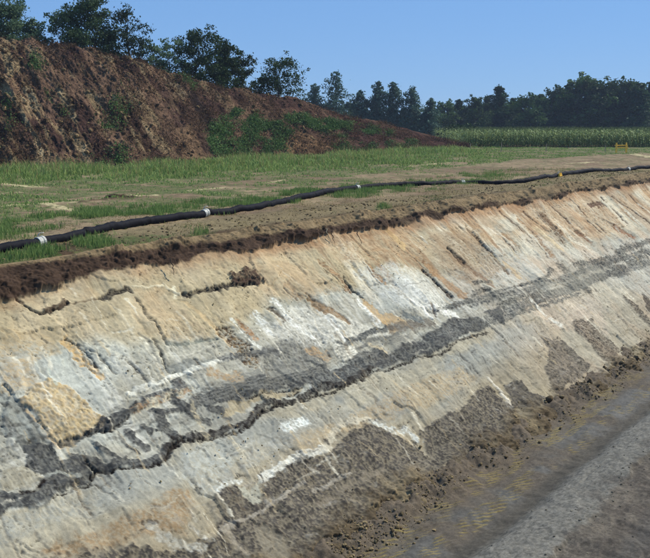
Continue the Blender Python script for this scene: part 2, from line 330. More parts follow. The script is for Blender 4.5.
    G([(330, 345), (355, 346), (358, 354), (346, 360), (338, 358)], C(230, 222, 206), .9, .04, .01, .5); S([(312, 351), (327, 356)], 9, C(198, 160, 108), .9, .4, .0, .6); S([(372, 344), (388, 350)], 4, C(220, 196, 150), .8, .4)
    S([(409, 299), (424, 308), (431, 317)], 3.5, C(236, 232, 226), .95, .3, .03); S([(429, 305), (440, 310), (453, 314)], 8, C(234, 230, 224), .95, .3, .03); S([(430, 303), (436, 316)], 3, C(96, 72, 60), .9, .3, -.04)
    # right-hand continuation: torn grey ribbons
    for p, wd in (([(472, 285), (491, 282)], 3), ([(472, 296), (485, 290)], 4), ([(448, 306), (470, 300)], 4), ([(500, 306), (520, 298), (540, 293)], 5), ([(520, 312), (545, 300)], 3), ([(561, 266), (572, 276), (586, 289)], 9), ([(575, 266), (596, 262), (622, 257)], 7),
                  ([(617, 253), (626, 249), (637, 246)], 7), ([(629, 263), (637, 259), (646, 257)], 5), ([(643, 252), (650, 255)], 7), ([(595, 277), (610, 274), (626, 273)], 6), ([(637, 246), (650, 240)], 5), ([(540, 282), (548, 276), (552, 268)], 4), ([(596, 262), (612, 268), (624, 266)], 5), ([(520, 285), (550, 281)], 3)):
        S(p, wd, C(106, 102, 94), .85, .4, .02, .6, mix=C(84, 84, 84))
    for p, wd in (([(476, 325), (500, 316), (530, 303), (560, 292), (600, 277), (650, 262)], 8), ([(470, 305), (500, 297), (530, 290), (560, 279), (600, 266), (650, 250)], 5), ([(500, 322), (540, 308), (580, 292)], 3), ([(430, 312), (460, 304), (500, 292), (540, 280)], 3)):
        S(p, wd, C(118, 116, 110), .85, .6, .0, .6, mix=C(84, 85, 88))
    for k in range(6): S([(190+k*3, 408-k*4), (240+k*6, 392-k*5), (300+k*6, 376-k*5), (380+k*6, 352-k*5)], 1.3, C(140, 138, 132), .7, .5, -.004, .8)
    S([(540, 290), (560, 288), (600, 270)], 14, C(150, 146, 134), .55, .5)
    # folds hanging between the two dark layers
    for p, wd in (([(160, 413), (162, 426), (172, 433)], 9), ([(186, 409), (198, 416), (211, 422)], 5), ([(210, 407), (220, 411), (230, 418)], 7), ([(143, 425), (150, 430)], 6), ([(130, 431), (137, 438), (146, 447)], 8), ([(150, 411), (165, 412), (184, 408)], 4),
                  ([(99, 446), (107, 452), (116, 457)], 6), ([(105, 424), (118, 418), (134, 409)], 5), ([(120, 432), (130, 445), (138, 452)], 4), ([(175, 400), (186, 405)], 8)):
        S(p, wd, C(82, 82, 84), .92, .35, .015, .3)
    # the lowest, sharpest seam
    G([(0, 493), (19, 493), (32, 491), (46, 474), (24, 469), (28, 447), (54, 440), (60, 462), (76, 455), (93, 472), (93, 484), (76, 483), (54, 500), (32, 508), (10, 508), (0, 518), (-60, 545), (-60, 515)], DK, .95, .025, .02, .25, mix=C(84, 85, 88))
    S([(48, 474), (62, 472), (78, 474)], 4, C(160, 162, 156), .9, .3); G([(0, 470), (24, 468), (44, 476), (30, 489), (0, 491)], C(160, 150, 128), .9, .05)
    S([(80, 456), (88, 460), (97, 464), (113, 467), (125, 462), (137, 462), (150, 461), (162, 456), (170, 447)], 10, DK, .95, .25, .018, .25, mix=C(92, 92, 94))
    S([(168, 448), (173, 441), (182, 437), (197, 434), (208, 432), (222, 430), (233, 427), (244, 426), (250, 415), (260, 408), (269, 402), (282, 401), (294, 398), (312, 391), (322, 386), (335, 385), (346, 383), (359, 376), (372, 366)], 5.2, C(66, 60, 58), .95, .3, .012, .3)
    G([(230, 400), (246, 399), (262, 393), (285, 390), (303, 387), (280, 397), (262, 401), (245, 408), (232, 414), (222, 418)], C(184, 164, 124), .85, .04, -.01)
    S([(90, 461), (97, 470), (93, 478)], 3, BK, .9, .3, -.06); S([(97, 485), (108, 492), (117, 500)], 2.6, C(98, 90, 80), .9, .4, -.02)
    S([(170, 455), (174, 444), (184, 437)], 3, BK, .9, .3, -.05)
    S([(228, 433), (240, 450), (250, 470)], 4, C(214, 196, 160), .6, .5, .0, .7); S([(190, 402), (206, 432), (216, 452)], 5, C(206, 188, 150), .6, .5, .0, .8)
    # pale blue-grey clay under the seam
    G([(180, 450), (215, 440), (235, 455), (230, 480), (205, 500), (185, 485)], C(182, 184, 180), .7, .1); G([(240, 440), (285, 425), (300, 440), (262, 458), (245, 470)], C(176, 176, 172), .6, .1)
    G([(0, 520), (60, 500), (110, 485), (170, 458), (180, 478), (100, 512), (40, 530), (0, 545)], C(164, 164, 158), .7, .1)
    S([(285, 428), (305, 420)], 8, C(218, 222, 222), .9, .4); S([(262, 480), (280, 468), (302, 456), (324, 449)], 8, C(226, 224, 218), .9, .35, .02, .4)
    S([(324, 450), (334, 432), (345, 420), (375, 420)], 6, C(206, 196, 176), .7, .5); S([(216, 492), (222, 484), (240, 480)], 4, C(220, 222, 220), .8, .4)
    S([(376, 422), (392, 430), (405, 428), (418, 440)], 6, C(206, 208, 206), .8, .5, .0, .6); S([(490, 380), (500, 390), (513, 410)], 4.5, C(214, 204, 190), .9, .35, .03)
    S([(498, 412), (508, 416), (518, 416)], 5, C(222, 214, 202), .9, .4); S([(530, 300), (545, 315)], 3.5, C(226, 222, 212), .8, .4); S([(552, 320), (560, 324)], 5, C(226, 222, 212), .8, .5)
    # the brown-grey peaty clay at the foot
    PT = C(98, 90, 85); PT2 = C(80, 74, 72)
    G([(208, 502), (219, 488), (236, 484), (242, 496), (262, 500), (264, 487), (270, 480), (302, 458), (325, 455), (353, 431), (373, 424), (390, 431), (410, 440), (425, 455), (445, 470), (420, 520), (350, 590), (250, 640), (150, 640), (120, 600), (128, 547), (160, 552), (189, 548), (219, 531)], PT, .93, .06, .02, .45, mix=PT2)
    G([(420, 432), (438, 420), (456, 410), (470, 400), (480, 388), (490, 386), (500, 398), (520, 412), (516, 428), (470, 460), (440, 470), (428, 455)], PT, .93, .06, .02, .45, mix=PT2)
    G([(504, 384), (520, 380), (528, 392), (545, 400), (535, 412), (512, 408)], PT, .9, .05, .02, .3, mix=PT2)
    G([(541, 335), (552, 340), (563, 339), (576, 352), (592, 367), (576, 384), (556, 396), (548, 380), (546, 365), (549, 350)], C(128, 116, 106), .9, .05, .02, .4, mix=C(96, 88, 82))
    G([(572, 322), (582, 319), (586, 324), (593, 316), (596, 326), (606, 335), (621, 352), (606, 366), (591, 345), (576, 332)], C(122, 106, 92), .9, .05, .02, .6, mix=C(92, 82, 74))
    S([(628, 302), (640, 312), (650, 324)], 9, C(100, 90, 80), .9, .4, .02, .6); S([(645, 298), (650, 312)], 8, C(88, 78, 70), .9, .4); S([(618, 314), (626, 322)], 5, C(120, 110, 100), .8, .4, 0, .7)
    G([(0, 565), (60, 562), (128, 548), (150, 640), (-60, 680)], PT, .85, .12, .02, .4, mix=PT2)
    S([(221, 531), (240, 522), (262, 511), (284, 497), (305, 482)], 3.4, C(170, 160, 148), .85, .4, .02); S([(314, 493), (330, 483), (350, 473)], 3.4, C(168, 158, 146), .85, .4, .02)
    S([(297, 457), (308, 464), (320, 472)], 3, C(170, 162, 150), .8, .4); S([(222, 528), (236, 545), (246, 558)], 4, C(170, 156, 136), .7, .5, 0, .7)
    G([(238, 488), (262, 480), (264, 500), (252, 505), (242, 498)], C(176, 174, 160), .9, .04); G([(255, 529), (270, 528), (290, 545), (286, 570), (262, 560)], C(156, 144, 124), .85, .06, 0, .4)
    S([(150, 530), (170, 545), (200, 548)], 9, C(198, 194, 184), .7, .5, .0, .6); S([(190, 528), (205, 540)], 4, C(206, 200, 190), .7, .5)
    G([(190, 505), (215, 498), (222, 520), (200, 535), (188, 525)], C(164, 152, 128), .7, .08, 0, .6)
    S([(320, 505), (345, 488), (380, 470)], 6, C(150, 136, 118), .7, .5, .0, .7)
    for pts, wd in (([(19, 494), (32, 492), (46, 478)], 2), ([(54, 501), (76, 485), (93, 484)], 2), ([(97, 468), (113, 472), (137, 468), (162, 462), (172, 450)], 2.2), ([(172, 446), (184, 441), (208, 437), (244, 431), (252, 420), (262, 411)], 2.6), ([(262, 411), (282, 405), (312, 396), (335, 390), (359, 381), (374, 371)], 2.6),
                    ([(376, 370), (390, 368), (403, 364), (416, 357), (442, 353), (459, 340), (474, 336), (489, 332)], 2), ([(246, 399), (281, 390), (303, 386)], 1.6), ([(87, 435), (108, 430), (130, 416)], 1.6), ([(290, 393), (300, 390)], 2)):
        S(pts, wd, C(46, 38, 36), .95, .4, -.018, .5)  # overhang shadow painted as thin dark lines along the seams' lower edges
    keepf = P.f; P.f = lambda u, v: (u, v, F)
    rs = np.random.default_rng(77)
    for k in range(420):
        u0 = 28*rs.random()**1.25-3; v0 = rs.uniform(.1, 5.2); L = rs.uniform(.12, .75); sl = rs.normal()*.10; wd = rs.uniform(.006, .028)*(1+u0*.04); kind = rs.random()
        near_ = P.col[np.argmin((P.U-u0)**2+(P.V-v0)**2)] if False else None
        cc_ = C(226, 216, 196) if kind < .36 else (C(210, 184, 138) if kind < .55 else (C(120, 104, 86) if kind < .82 else C(96, 92, 90)))
        dd_ = rs.uniform(-.03, -.008) if kind > .55 else rs.uniform(0, .006)
        S([(u0, v0), (u0+sl*L*.5+rs.normal()*.01, v0+L*.5), (u0+sl*L, v0+L)], wd/.62, cc_, rs.uniform(.3, .75), .7, dd_, .6)
    for k in range(90):   # broken bedding lines along the strike
        u0 = 26*rs.random()**1.2-3; v0 = rs.uniform(1.2, 5.0); L = rs.uniform(.2, 1.1)
        S([(u0, v0), (u0+L*.5, v0+rs.normal()*.02), (u0+L, v0+rs.normal()*.03)], rs.uniform(.006, .018)/.62, C(112, 108, 102) if rs.random() < .6 else C(214, 206, 190), rs.uniform(.3, .7), .6, rs.uniform(-.02, .0), .6)
    for k in range(150):   # smears of paler clay dragged over the peaty foot
        u0 = rs.uniform(-1, 14); v0 = rs.uniform(3.9, 5.7); a_ = rs.choice([rs.normal()*.25, 1.35+rs.normal()*.2]); L = rs.uniform(.06, .45)
        S([(u0, v0), (u0+L*math.sin(a_)*.9, v0+L*math.cos(a_)*.5)], rs.uniform(.010, .035)/.62, C(158, 150, 140) if rs.random() < .6 else C(70, 64, 62), rs.uniform(.35, .8), .8, rs.uniform(-.01, .008), .8)
    P.f = keepf
    # colour grain + scratches for everything below the topsoil
    scr = fbm(Ug*34, V*1.6, 59, 3, .5)*ss(.4, .7, .5+.5*fbm(Ug*1.4, V*1.2, 60, 3)); P.col *= (1+.20*scr)[:, None]; P.h += .006*scr
    spk = ss(.52, .75, fbm(Ug*22, V*22, 24, 3, .6))*ss(.4, .7, .5+.5*fbm(Ug*1.7, V*1.7, 25, 3)); P.col *= (1-.5*spk)[:, None]; P.h -= .012*spk
    fine = fbm(Ug*16, V*16, 31, 4, .65)
    P.col = P.col*.64+P.col.mean(1)[:, None]*.36*np.array([1.03, 1.0, .95]); P.col = .33*(np.maximum(P.col, .005)/.30)**1.12; P.col *= 1+np.array([.0, .012, -.01])*(1-ss(vA-.1, vA+.5, P.V))[:, None]
    P.col *= (1+.18*fine+.22*(st-.5)*ss(.3, .7, n1)+.10*(lam-.5))[:, None]
    # apron of crumbled earth along the foot
    dT, iT = cells(Ug*7+.5*fbm(Ug*4, V*4, 26), V*9, 201); dS, iS = cells(Ug*19+.5*fbm(Ug*9, V*9, 27), V*22, 205); dP, iP = cells(Ug*11, V*14, 208)
    ap = ss(5.45, 6.1, V+.35*fbm(Ug*1.2, V*1.2, 33)+.12*fbm(Ug*7, V*7, 34))
    apc = mixc(C(100, 86, 70)*np.ones((len(x), 1)), C(140, 124, 102), ss(.45, .8, n2))*(.65+.55*iT+.3*(iS-.5)+.3*fbm(Ug*13, V*13, 35, 4, .7))[:, None]
    P.col = P.col*(1-ap[:, None])+apc*ap[:, None]
    # topsoil (dark humus) with its ragged foot
    foot = .03+.13*fbm(Ug*1.1, V*0, 41, 4, .6)+.05*fbm(Ug*7, V*7, 42, 3)+.10*ss(3.2, -1, Ug)-.03*ss(6, 14, Ug)
    tp = 1-ss(foot-.035, foot+.035, V+.03*fbm(Ug*20, V*20, 43))
    tc = C(74, 57, 48)[None]*(.7+.6*iT+.25*(iS-.5)+.25*fbm(Ug*10, V*10, 44, 4, .7))[:, None]; tr_ = ss(8, 16, Ug)*(.1+.6*ss(.35, .65, .5+.5*fbm(Ug*.9, V*2, 47, 3)))
    tc = tc*(1-tr_[:, None])+C(134, 114, 92)[None]*tr_[:, None]*(1+.4*fbm(Ug*8, V*8, 45))[:, None]
    pale = 1-ss(-.06, .04, V+np.interp(Ug, [-2, 2, 6, 12, 20], [.60, .40, .24, .17, .12])+.10*fbm(Ug*1.3, V*2, 48, 4, .6)); tc = tc*(1-pale[:, None])+C(146, 124, 98)[None]*(.75+.3*iS+.25*fbm(Ug*5, V*5, 49))[:, None]*pale[:, None]
    stain = (1-ss(foot, foot+.30, V+.12*fbm(Ug*3, V*3, 46)))*(.5+.5*st)        # humus washed into the sand below
    P.col = P.col*(1-.45*stain[:, None])+C(150, 104, 68)[None]*.45*stain[:, None]
    P.col = P.col*(1-tp[:, None])+tc*tp[:, None]
    # geometry
    s = np.where(V < 0, V*.62, V*math.cos(TH)); z = np.where(V < 0, -.35-V*.62, -.35-V*math.sin(TH))
    apr = ss(5.2, 6.75, V); z = z+apr*.14*(1+.6*fbm(Ug*.9, V*.9, 51)); 
    rough = ss(.35, .7, .5+.5*fbm(Ug*1.1, V*1.1, 57, 4))
    rel = .07*fbm(Ug*.6, V*.6, 52, 3)+.030*fbm(Ug*2.2, V*2.2, 53, 4)+(.003+.010*rough)*fbm(Ug*8, V*8, 54, 5, .7)+.010*(st-.5)*2*ss(.3, .65, n1)
    f1, i1 = facets(Ug*1.1+.25*fbm(Ug*1.5, V*1.5, 241, 3), V*.75+.15*fbm(Ug*2, V*2, 242, 3), 231); f2, i2 = facets(Ug*3.6+.3*fbm(Ug*5, V*5, 243, 3), V*2.0, 236)
    rel = rel+.020*f1+.018*f2*ss(.3, .6, n2); P.col *= (1+.14*(i1-.5)+.12*(i2-.5))[:, None]
    rel = rel+.010*(lam-.5)*2
    pit = np.abs(fbm(Ug*4.5, V*2.2, 58, 4, .6)); rel -= .016*(1-ss(0, .05, pit))*rough; P.col *= (1-.30*(1-ss(0, .05, pit))*rough)[:, None]
    lump = .065*(1-1.3*dT)*ss(.15, .6, iT)*ss(.35, .65, .5+.5*fbm(Ug*2.2, V*2.2, 50, 3))+.030*(1-1.3*dS)*iS
    rel += tp*(.10*fbm(Ug*1.3, V*1.3, 55, 3, .6)+.05+lump)+ap*(.10*fbm(Ug*1.6, V*1.6, 56, 3, .6)+.03+1.1*lump)
    h = P.h+rel
    h *= ss(0, .06, Tg)                                             # tied in under the turf lip
    ew = edge(Ug)*(1-ss(-.1, .6, V)); s = s+ew
    X = A0[0]+Ud[0]*Ug+Nd[0]*s+nb[0]*h; Y = A0[1]+Ud[1]*Ug+Nd[1]*s+nb[1]*h; Z = z+nb[2]*h
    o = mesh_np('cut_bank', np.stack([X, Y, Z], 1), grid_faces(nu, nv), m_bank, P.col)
    meta(o, kind='structure'); return o
build_bank()

# ---------------------------------------------------------------- trench floor, spoil strip, bank the camera stands on
def floor_h(u, s):
    h = .05*fbm(u*.8, s*.8, 61)+.02*fbm(u*5, s*5, 62, 4, .6)
    dd, ii = cells(u*7, s*8, 211); d2, i2 = cells(u*17, s*19, 214); deb = 1-ss(4.75, 5.15, s+.15*fbm(u*1.5, s*1.5, 63))
    h = h+.22*(1-ss(4.5, 5.2, s+.30*fbm(u*1.2, s*1.2, 63, 3)))+deb*(.09*fbm(u*2.3, s*2.8, 76, 4, .65)+.035*(1-1.3*dd)*ii+.030*(1-1.3*d2)*i2)+(1-deb)*.012*(1-1.3*d2)*ss(.4, .9, i2)*(s > 6.4)
    h = h-.05*ss(5.75, 6.05, s)*(1-ss(6.25, 6.6, s))
    w_ = s+.10*fbm(u*.9, s*.5, 64)
    h = h+.15*ss(6.15, 6.75, w_)+.10*np.sin((s-6.5)*2.0)*ss(6.3, 6.6, s)
    e = 7.40+.16*fbm(u*1.1, u*0, 65, 4, .6); h = h-.05*ss(e, e+.05, s)*ss(.45, .6, .5+.5*fbm(u*.6, u*0, 68, 3))+.05*ss(7.5, 8.3, s)
    h = h+ss(9.0, 11.8, s)*4.75
    return h
def build_floor():
    uu = np.concatenate([np.arange(-40, -4, .4), graded(-4, 26, lambda u: .0017*max(11, 13+.8*u)), graded(26.1, 320, lambda u: .012*u)])
    sv = np.concatenate([np.arange(3.9, 8.7, .016), graded(8.7, 12, lambda s: .06)]); nu, nv = len(uu), len(sv)
    Ug, Sg = [a.ravel() for a in np.meshgrid(uu, sv, indexing='ij')]
    f = mapz(FLOORZ+.02); P = Painter(Ug.copy(), Sg.copy(), np.zeros((len(Ug), 3)), f, warp=.03, wf=5)
    s = P.V; n = .5+.5*fbm(Ug*1.2, Sg*1.2, 66); k = .5+.5*fbm(Ug*14, Sg*14, 67, 4, .7)
    def mx(a, b, t): return a*(1-t[:, None])+b*t[:, None]
    c = C(118, 100, 80)*np.ones((len(s), 1)); c = mx(c, C(112, 100, 86), ss(4.85, 5.2, s)*ss(.3, .7, n))
    c = mx(c, C(104, 100, 97), ss(5.2, 5.6, s)*(.35+.65*ss(.3, .6, n)))
    c = mx(c, C(96, 88, 78), ss(5.9, 6.15, s)); c = mx(c, C(132, 127, 120), ss(6.25, 6.6, s)); c = mx(c, C(118, 106, 94), ss(7.3, 7.5, s-.16*fbm(Ug*1.1, Ug*0, 65, 4, .6)+.05*fbm(Ug*6, Sg*6, 68)))
    c = mx(c, C(84, 74, 68), ss(6.85, 7.35, s)*ss(.45, .7, .5+.5*fbm(Ug*2.5, Sg*2.5, 69))*.6)
    c = mx(c, C(88, 86, 88), ss(8.0, 8.3, s)*(1-ss(8.3, 8.9, s))*.6); c = mx(c, C(118, 98, 74), ss(8.5, 9.5, s))
    h = floor_h(Ug, Sg); ii_ = cells(Ug*17, Sg*19, 214)[1]; c = (c*.68+c.mean(1)[:, None]*.32*np.array([1.0, .99, .98]))*.93; c = c*(1+.5*(ii_-.5)*(1-ss(4.7, 5.2, Sg)))[:, None]; dg, ig = cells(Ug*26, Sg*26, 251); c = c*(1+.62*(ig-.5)*(.35+.65*ss(6.2, 6.5, Sg)))[:, None]; h = h+.006*(ig-.5)*ss(6.1, 6.4, Sg)
    # caterpillar-track prints: two strips of cross ribs
    wv = Sg*.9-Ug*.43+.010*fbm(Ug*2, Sg*2, 70); rib = .5+.5*np.cos(wv*2*math.pi/.082)
    rib = ss(.5, .95, rib)*ss(.3, .6, .5+.5*fbm(Ug*4, Sg*7, 75, 3))
    brk = ss(.25, .6, .5+.5*fbm(Ug*1.1, Sg*3, 74, 4)); tr = np.zeros(len(s))
    for a, b in ((4.98, 5.50), (5.62, 6.02)):
        q = Sg+.06*fbm(Ug*.5, Ug*0, 73); tr = np.maximum(tr, ss(a, a+.05, q)*(1-ss(b-.05, b, q)))
    h = h+rib*.014*tr-.008*tr
    c = mx(c, C(152, 134, 84), rib*tr*brk*.85*ss(30, 8, Ug)); c = c*(1+.45*(k-.5)+.2*(n-.5))[:, None]
    S = P.stroke
    S([(478, 520), (480, 536)], 5, C(150, 124, 66), .7, .5)
    S([(575, 500), (590, 482), (604, 474)], 3, C(70, 60, 56), .8, .5, -.02)
    wet = ss(5.3, 5.6, s)*(1-ss(6.05, 6.2, s))*.35*ss(.4, .6, n)
    Z = FLOORZ+h+P.h; Z = np.where(Sg < 4.0, FLOORZ-.4, Z)
    X, Y = xy(Ug, Sg)
    meta(mesh_np('trench_floor', np.stack([X, Y, Z], 1), grid_faces(nu, nv), m_floor, P.col*0+c*(1 if True else 0), wet), kind='structure')
build_floor()

# ---------------------------------------------------------------- plateau (both sides of the trench) out to the horizon
mz0 = mapz(0.0)
def plat_h(u, s):
    h = .045*fbm(u*.5, s*.5, 81)+.026*fbm(u*2.6, s*2.6, 82, 4, .6)+.014*fbm(u*9, s*9, 84, 4, .7)
    d = np.maximum(-s-.34, 0)
    h = h*ss(0, .5, d)+.05*np.exp(-((d-1.2)/.6)**2)*(1+fbm(u*.4, s*0, 83))
    return h-.10*(1-ss(0, .16, d))
GREEN = [  # grass ground, as surveyed outlines
 [(-60, 168), (0, 171), (150, 166), (250, 160), (340, 154), (420, 150), (470, 147), (530, 147), (650, 145.5), (760, 145), (760, 151), (600, 155), (520, 160), (470, 166), (400, 171), (340, 178), (270, 173), (235, 182), (200, 180), (130, 194), (60, 198), (0, 200), (-60, 205)],
 [(-40, 206), (0, 206), (50, 209), (110, 204), (160, 197), (190, 200), (130, 210), (60, 214), (0, 226), (-40, 230)],
 [(-20, 251), (0, 250), (30, 245), (62, 250), (50, 262), (20, 262), (-20, 268)], [(68, 244), (100, 238), (140, 239), (160, 246), (140, 256), (90, 252)],
 [(370, 210), (385, 206), (395, 212), (375, 216)], [(150, 238), (180, 236), (175, 243), (152, 244)], [(195, 232), (215, 230), (210, 236), (195, 237)]]
SAND = [([(-30, 182), (0, 183), (38, 187)], 4), ([(-20, 209), (10, 206), (45, 204), (62, 209), (78, 213)], 3.4), ([(40, 203), (72, 203)], 2), ([(128, 196), (140, 196), (154, 196)], 3.6), ([(188, 191), (208, 190), (228, 188)], 2.6),
        ([(160, 208), (170, 208), (182, 206)], 2.6), ([(563, 163), (580, 163), (594, 162)], 2), ([(634, 154.5), (650, 157)], 3), ([(0, 193), (30, 192)], 2), ([(265, 183), (285, 180)], 2), ([(410, 166), (450, 163)], 1.5), ([(660, 158), (700, 158)], 3)]
def greenness(U, V, P=None):
    loose = ss(.40, .56, .5+.5*fbm(U*.55, V*.8, 247, 4, .6))*ss(-2.2, -4.5, V)*.9*ss(34, 12, U)
    P = P or Painter(U.copy(), V.copy(), np.zeros((len(U), 3)), mz0, warp=.35, wf=.9)
    for g in GREEN: P.poly(g, (1, 1, 1), 1, .25, 0, 0)
    for pts, wd in SAND: P.stroke([(x_, y_+wd*.5) for x_, y_ in pts], wd*3.6, (0, 0, 0), 1, .4, 0, 0)
    return np.maximum(P.col[:, 0], loose)*ss(.26, .44, .5+.5*fbm(U*1.1, V*1.6, 248, 4, .6))
def build_plateau():
    uu = np.concatenate([graded(-60, -6, lambda u: .5), graded(-5.5, 75, lambda u: .0026*max(11, 13+.8*u)), graded(75.5, 2600, lambda u: .03*u)])
    ss_ = -np.concatenate([graded(.30, 9, lambda d: .028+.010*d), graded(9.2, 60, lambda d: .016*d), graded(61, 2600, lambda d: .05*d)])
    nu, nv = len(uu), len(ss_)
    Ug, Sg = [a.ravel() for a in np.meshgrid(uu, ss_, indexing='ij')]
    P = Painter(Ug.copy(), Sg.copy(), np.zeros((len(Ug), 3)), mz0, warp=.12, wf=1.2)
    P.sh = .6; n = .5+.5*fbm(Ug*.5, Sg*.5, 85, 5); m = .5+.5*fbm(Ug*2.2, Sg*2.2, 86, 4, .6)
    def mx(a, b, t): return a*(1-t[:, None])+b*t[:, None]
    c = mx(C(160, 138, 114)*np.ones((len(n), 1)), C(140, 117, 98), ss(.3, .7, n)); c = mx(c, C(104, 108, 74), ss(.45, .75, m)*.6*ss(2.2, 3.5, -Sg)); lum = .5+.5*fbm(Ug*5, Sg*5, 98, 4, .7); c = mx(c, C(96, 78, 64), ss(.6, .8, lum)*.5)
    d = -Sg; c = mx(c, C(128, 116, 88), (1-ss(1.6, 2.4, d))*.6)
    fr = (1-ss(.3, .75, d+.15*fbm(Ug*1.5, Sg*1.5, 87)))*ss(-30, -8, -Ug*1.0); c = mx(c, C(72, 56, 48), fr*.9)
    fl = (1-ss(1.0, 1.5, d+.4*fbm(Ug*1.2, Sg*1.2, 88)))*ss(5, 2, Ug); c = mx(c, C(84, 66, 54), fl*.85)
    P.col[:] = c
    G = greenness(Ug, Sg)
    P.col = mx(P.col, mx(C(84, 102, 60)*np.ones((len(n), 1)), C(108, 112, 74), ss(.3, .8, m)), G*.85)
    for pts, wd in SAND: P.stroke(pts, wd*2.3, C(216, 198, 158), .9, .6, .012, .55)
    P.stroke([(82, 204), (105, 201), (130, 198)], 6, C(74, 54, 46), .9, .4, .05)
    P.stroke([(470, 178), (440, 188), (360, 196), (300, 206)], 8, C(142, 126, 100), .5, .5)
    P.stroke([(430, 200), (470, 195), (520, 190)], 5, C(84, 70, 60), .7, .5)
    far = ss(70, 140, Ug); P.col = mx(P.col, C(86, 98, 62), far)
    P.col *= (1+.22*fbm(Ug*6, Sg*6, 89, 4, .65)*(1-far))[:, None]
    h = (plat_h(Ug, Sg)+P.h)*(1-far*.8)
    s2 = Sg+edge(Ug)*(1-ss(.3, 1.2, d)); X, Y = xy(Ug, s2)
    meta(mesh_np('plateau_ground', np.stack([X, Y, h], 1), grid_faces(nu, nv), m_ground, P.col), kind='structure')
    # far side, behind and under the camera
    uu = graded(-60, 2600, lambda u: .6 if u < 60 else .05*u); sv = graded(11.5, 2600, lambda s: .3 if s < 20 else .06*s)
    Ug, Sg = [a.ravel() for a in np.meshgrid(uu, sv, indexing='ij')]; X, Y = xy(Ug, Sg)
    Z = .45-.45*ss(13, 25, Sg)+.05*fbm(Ug*.5, Sg*.5, 90); cc = C(124, 112, 84)*(1+.3*fbm(Ug, Sg, 91))[:, None]
    meta(mesh_np('near_ground', np.stack([X, Y, Z], 1), grid_faces(len(uu), len(sv)), m_ground, cc), kind='structure')
    # ground left of the trench head: closes the sheet beyond both ends
    for u0, u1 in ((-60.5, -900),):
        V = np.array([[*xy(u0, -2000), -.05], [*xy(u0, 2000), -.05], [*xy(u1, 2000), -.05], [*xy(u1, -2000), -.05]])
        meta(mesh_np('outer_ground', V, np.array([[0, 1, 2, 3]]), m_ground, np.tile(C(96, 98, 66), (4, 1))), kind='structure')
build_plateau()

# ---------------------------------------------------------------- the spoil mound
ST = [(-520, 188, 18, 10), (-300, 183, 16, 10), (-150, 177, 22, 10), (0, 171, 31, 9), (60, 169, 39, 9), (140, 166, 56, 8.5), (200, 162, 75, 8), (260, 158, 90, 7.5), (300, 156, 97, 7), (340, 154, 111, 6), (400, 151, 126, 5), (440, 149, 137, 4), (475, 147.5, 146.5, 3)]
KEYS = []
for px, fy, cy, off in ST:
    f0 = onz(px, fy, 0); D = f0[1]
    for _ in range(20):
        Hc = CAMZ+(122-cy)/F*D*1.0; D = f0[1]+max(Hc, .2)/math.tan(math.radians(38 if px < 350 else 28))
    d = ray(px, cy); c0 = CP+d*(D/d[1]); KEYS.append((px, f0, c0))
kx = np.array([k[0] for k in KEYS]); KF = np.array([k[1] for k in KEYS]); KC = np.array([k[2] for k in KEYS])
def ip(px, K): return np.stack([np.interp(px, kx, K[:, j]) for j in range(3)], -1)
def mound_pt(px, b):
    """px: station along the heap, b: 0 foot .. 1 crest .. 2 back foot"""
    px = np.asarray(px, float); b = np.asarray(b, float)
    f = ip(px, KF); c = ip(px, KC); bk = f+(c-f)*1.0; bk = c+(c-f)*np.array([1.3, 1.3, 0]); bk[..., 2] = -.3; f = f.copy(); f[..., 2] = -.25
    t = b[..., None]; q = np.where(t <= 1, f+(c-f)*t, c+(bk-c)*(t-1))
    bl = ss(.0, .14, np.clip(1.0-np.abs(b-1.0)*1.0, 0, 1))
    q[..., 2] -= .35*np.exp(-((b-1)/.07)**2)*(c[..., 2]/7.0)
    Hh = np.maximum(c[..., 2], 0); am = np.clip(Hh/5, .1, 1)*ss(0, .12, b)*1.0
    u = (px+75*b)*.075; v = b*9*np.clip(Hh/6, .3, 1.2)
    n = .30*fbm(u*.16, v*.16, 101, 3)*(1-.7*np.exp(-((b-1)/.12)**2))+.20*fbm(u*.8, v*.7, 102, 4, .55)+.11*fbm(u*2.8, v*2.8, 103, 5, .7)+.03*(fbm(u*1.6, v*.35, 104, 3))
    q[..., 2] += n*am; q[..., 1] -= n*am*.5
    q[..., 2] += .35*fbm(u*.5, v*0, 105, 4, .6)*np.exp(-((b-1)/.3)**2)*np.clip(Hh/6, 0, 1)*.6
    return q
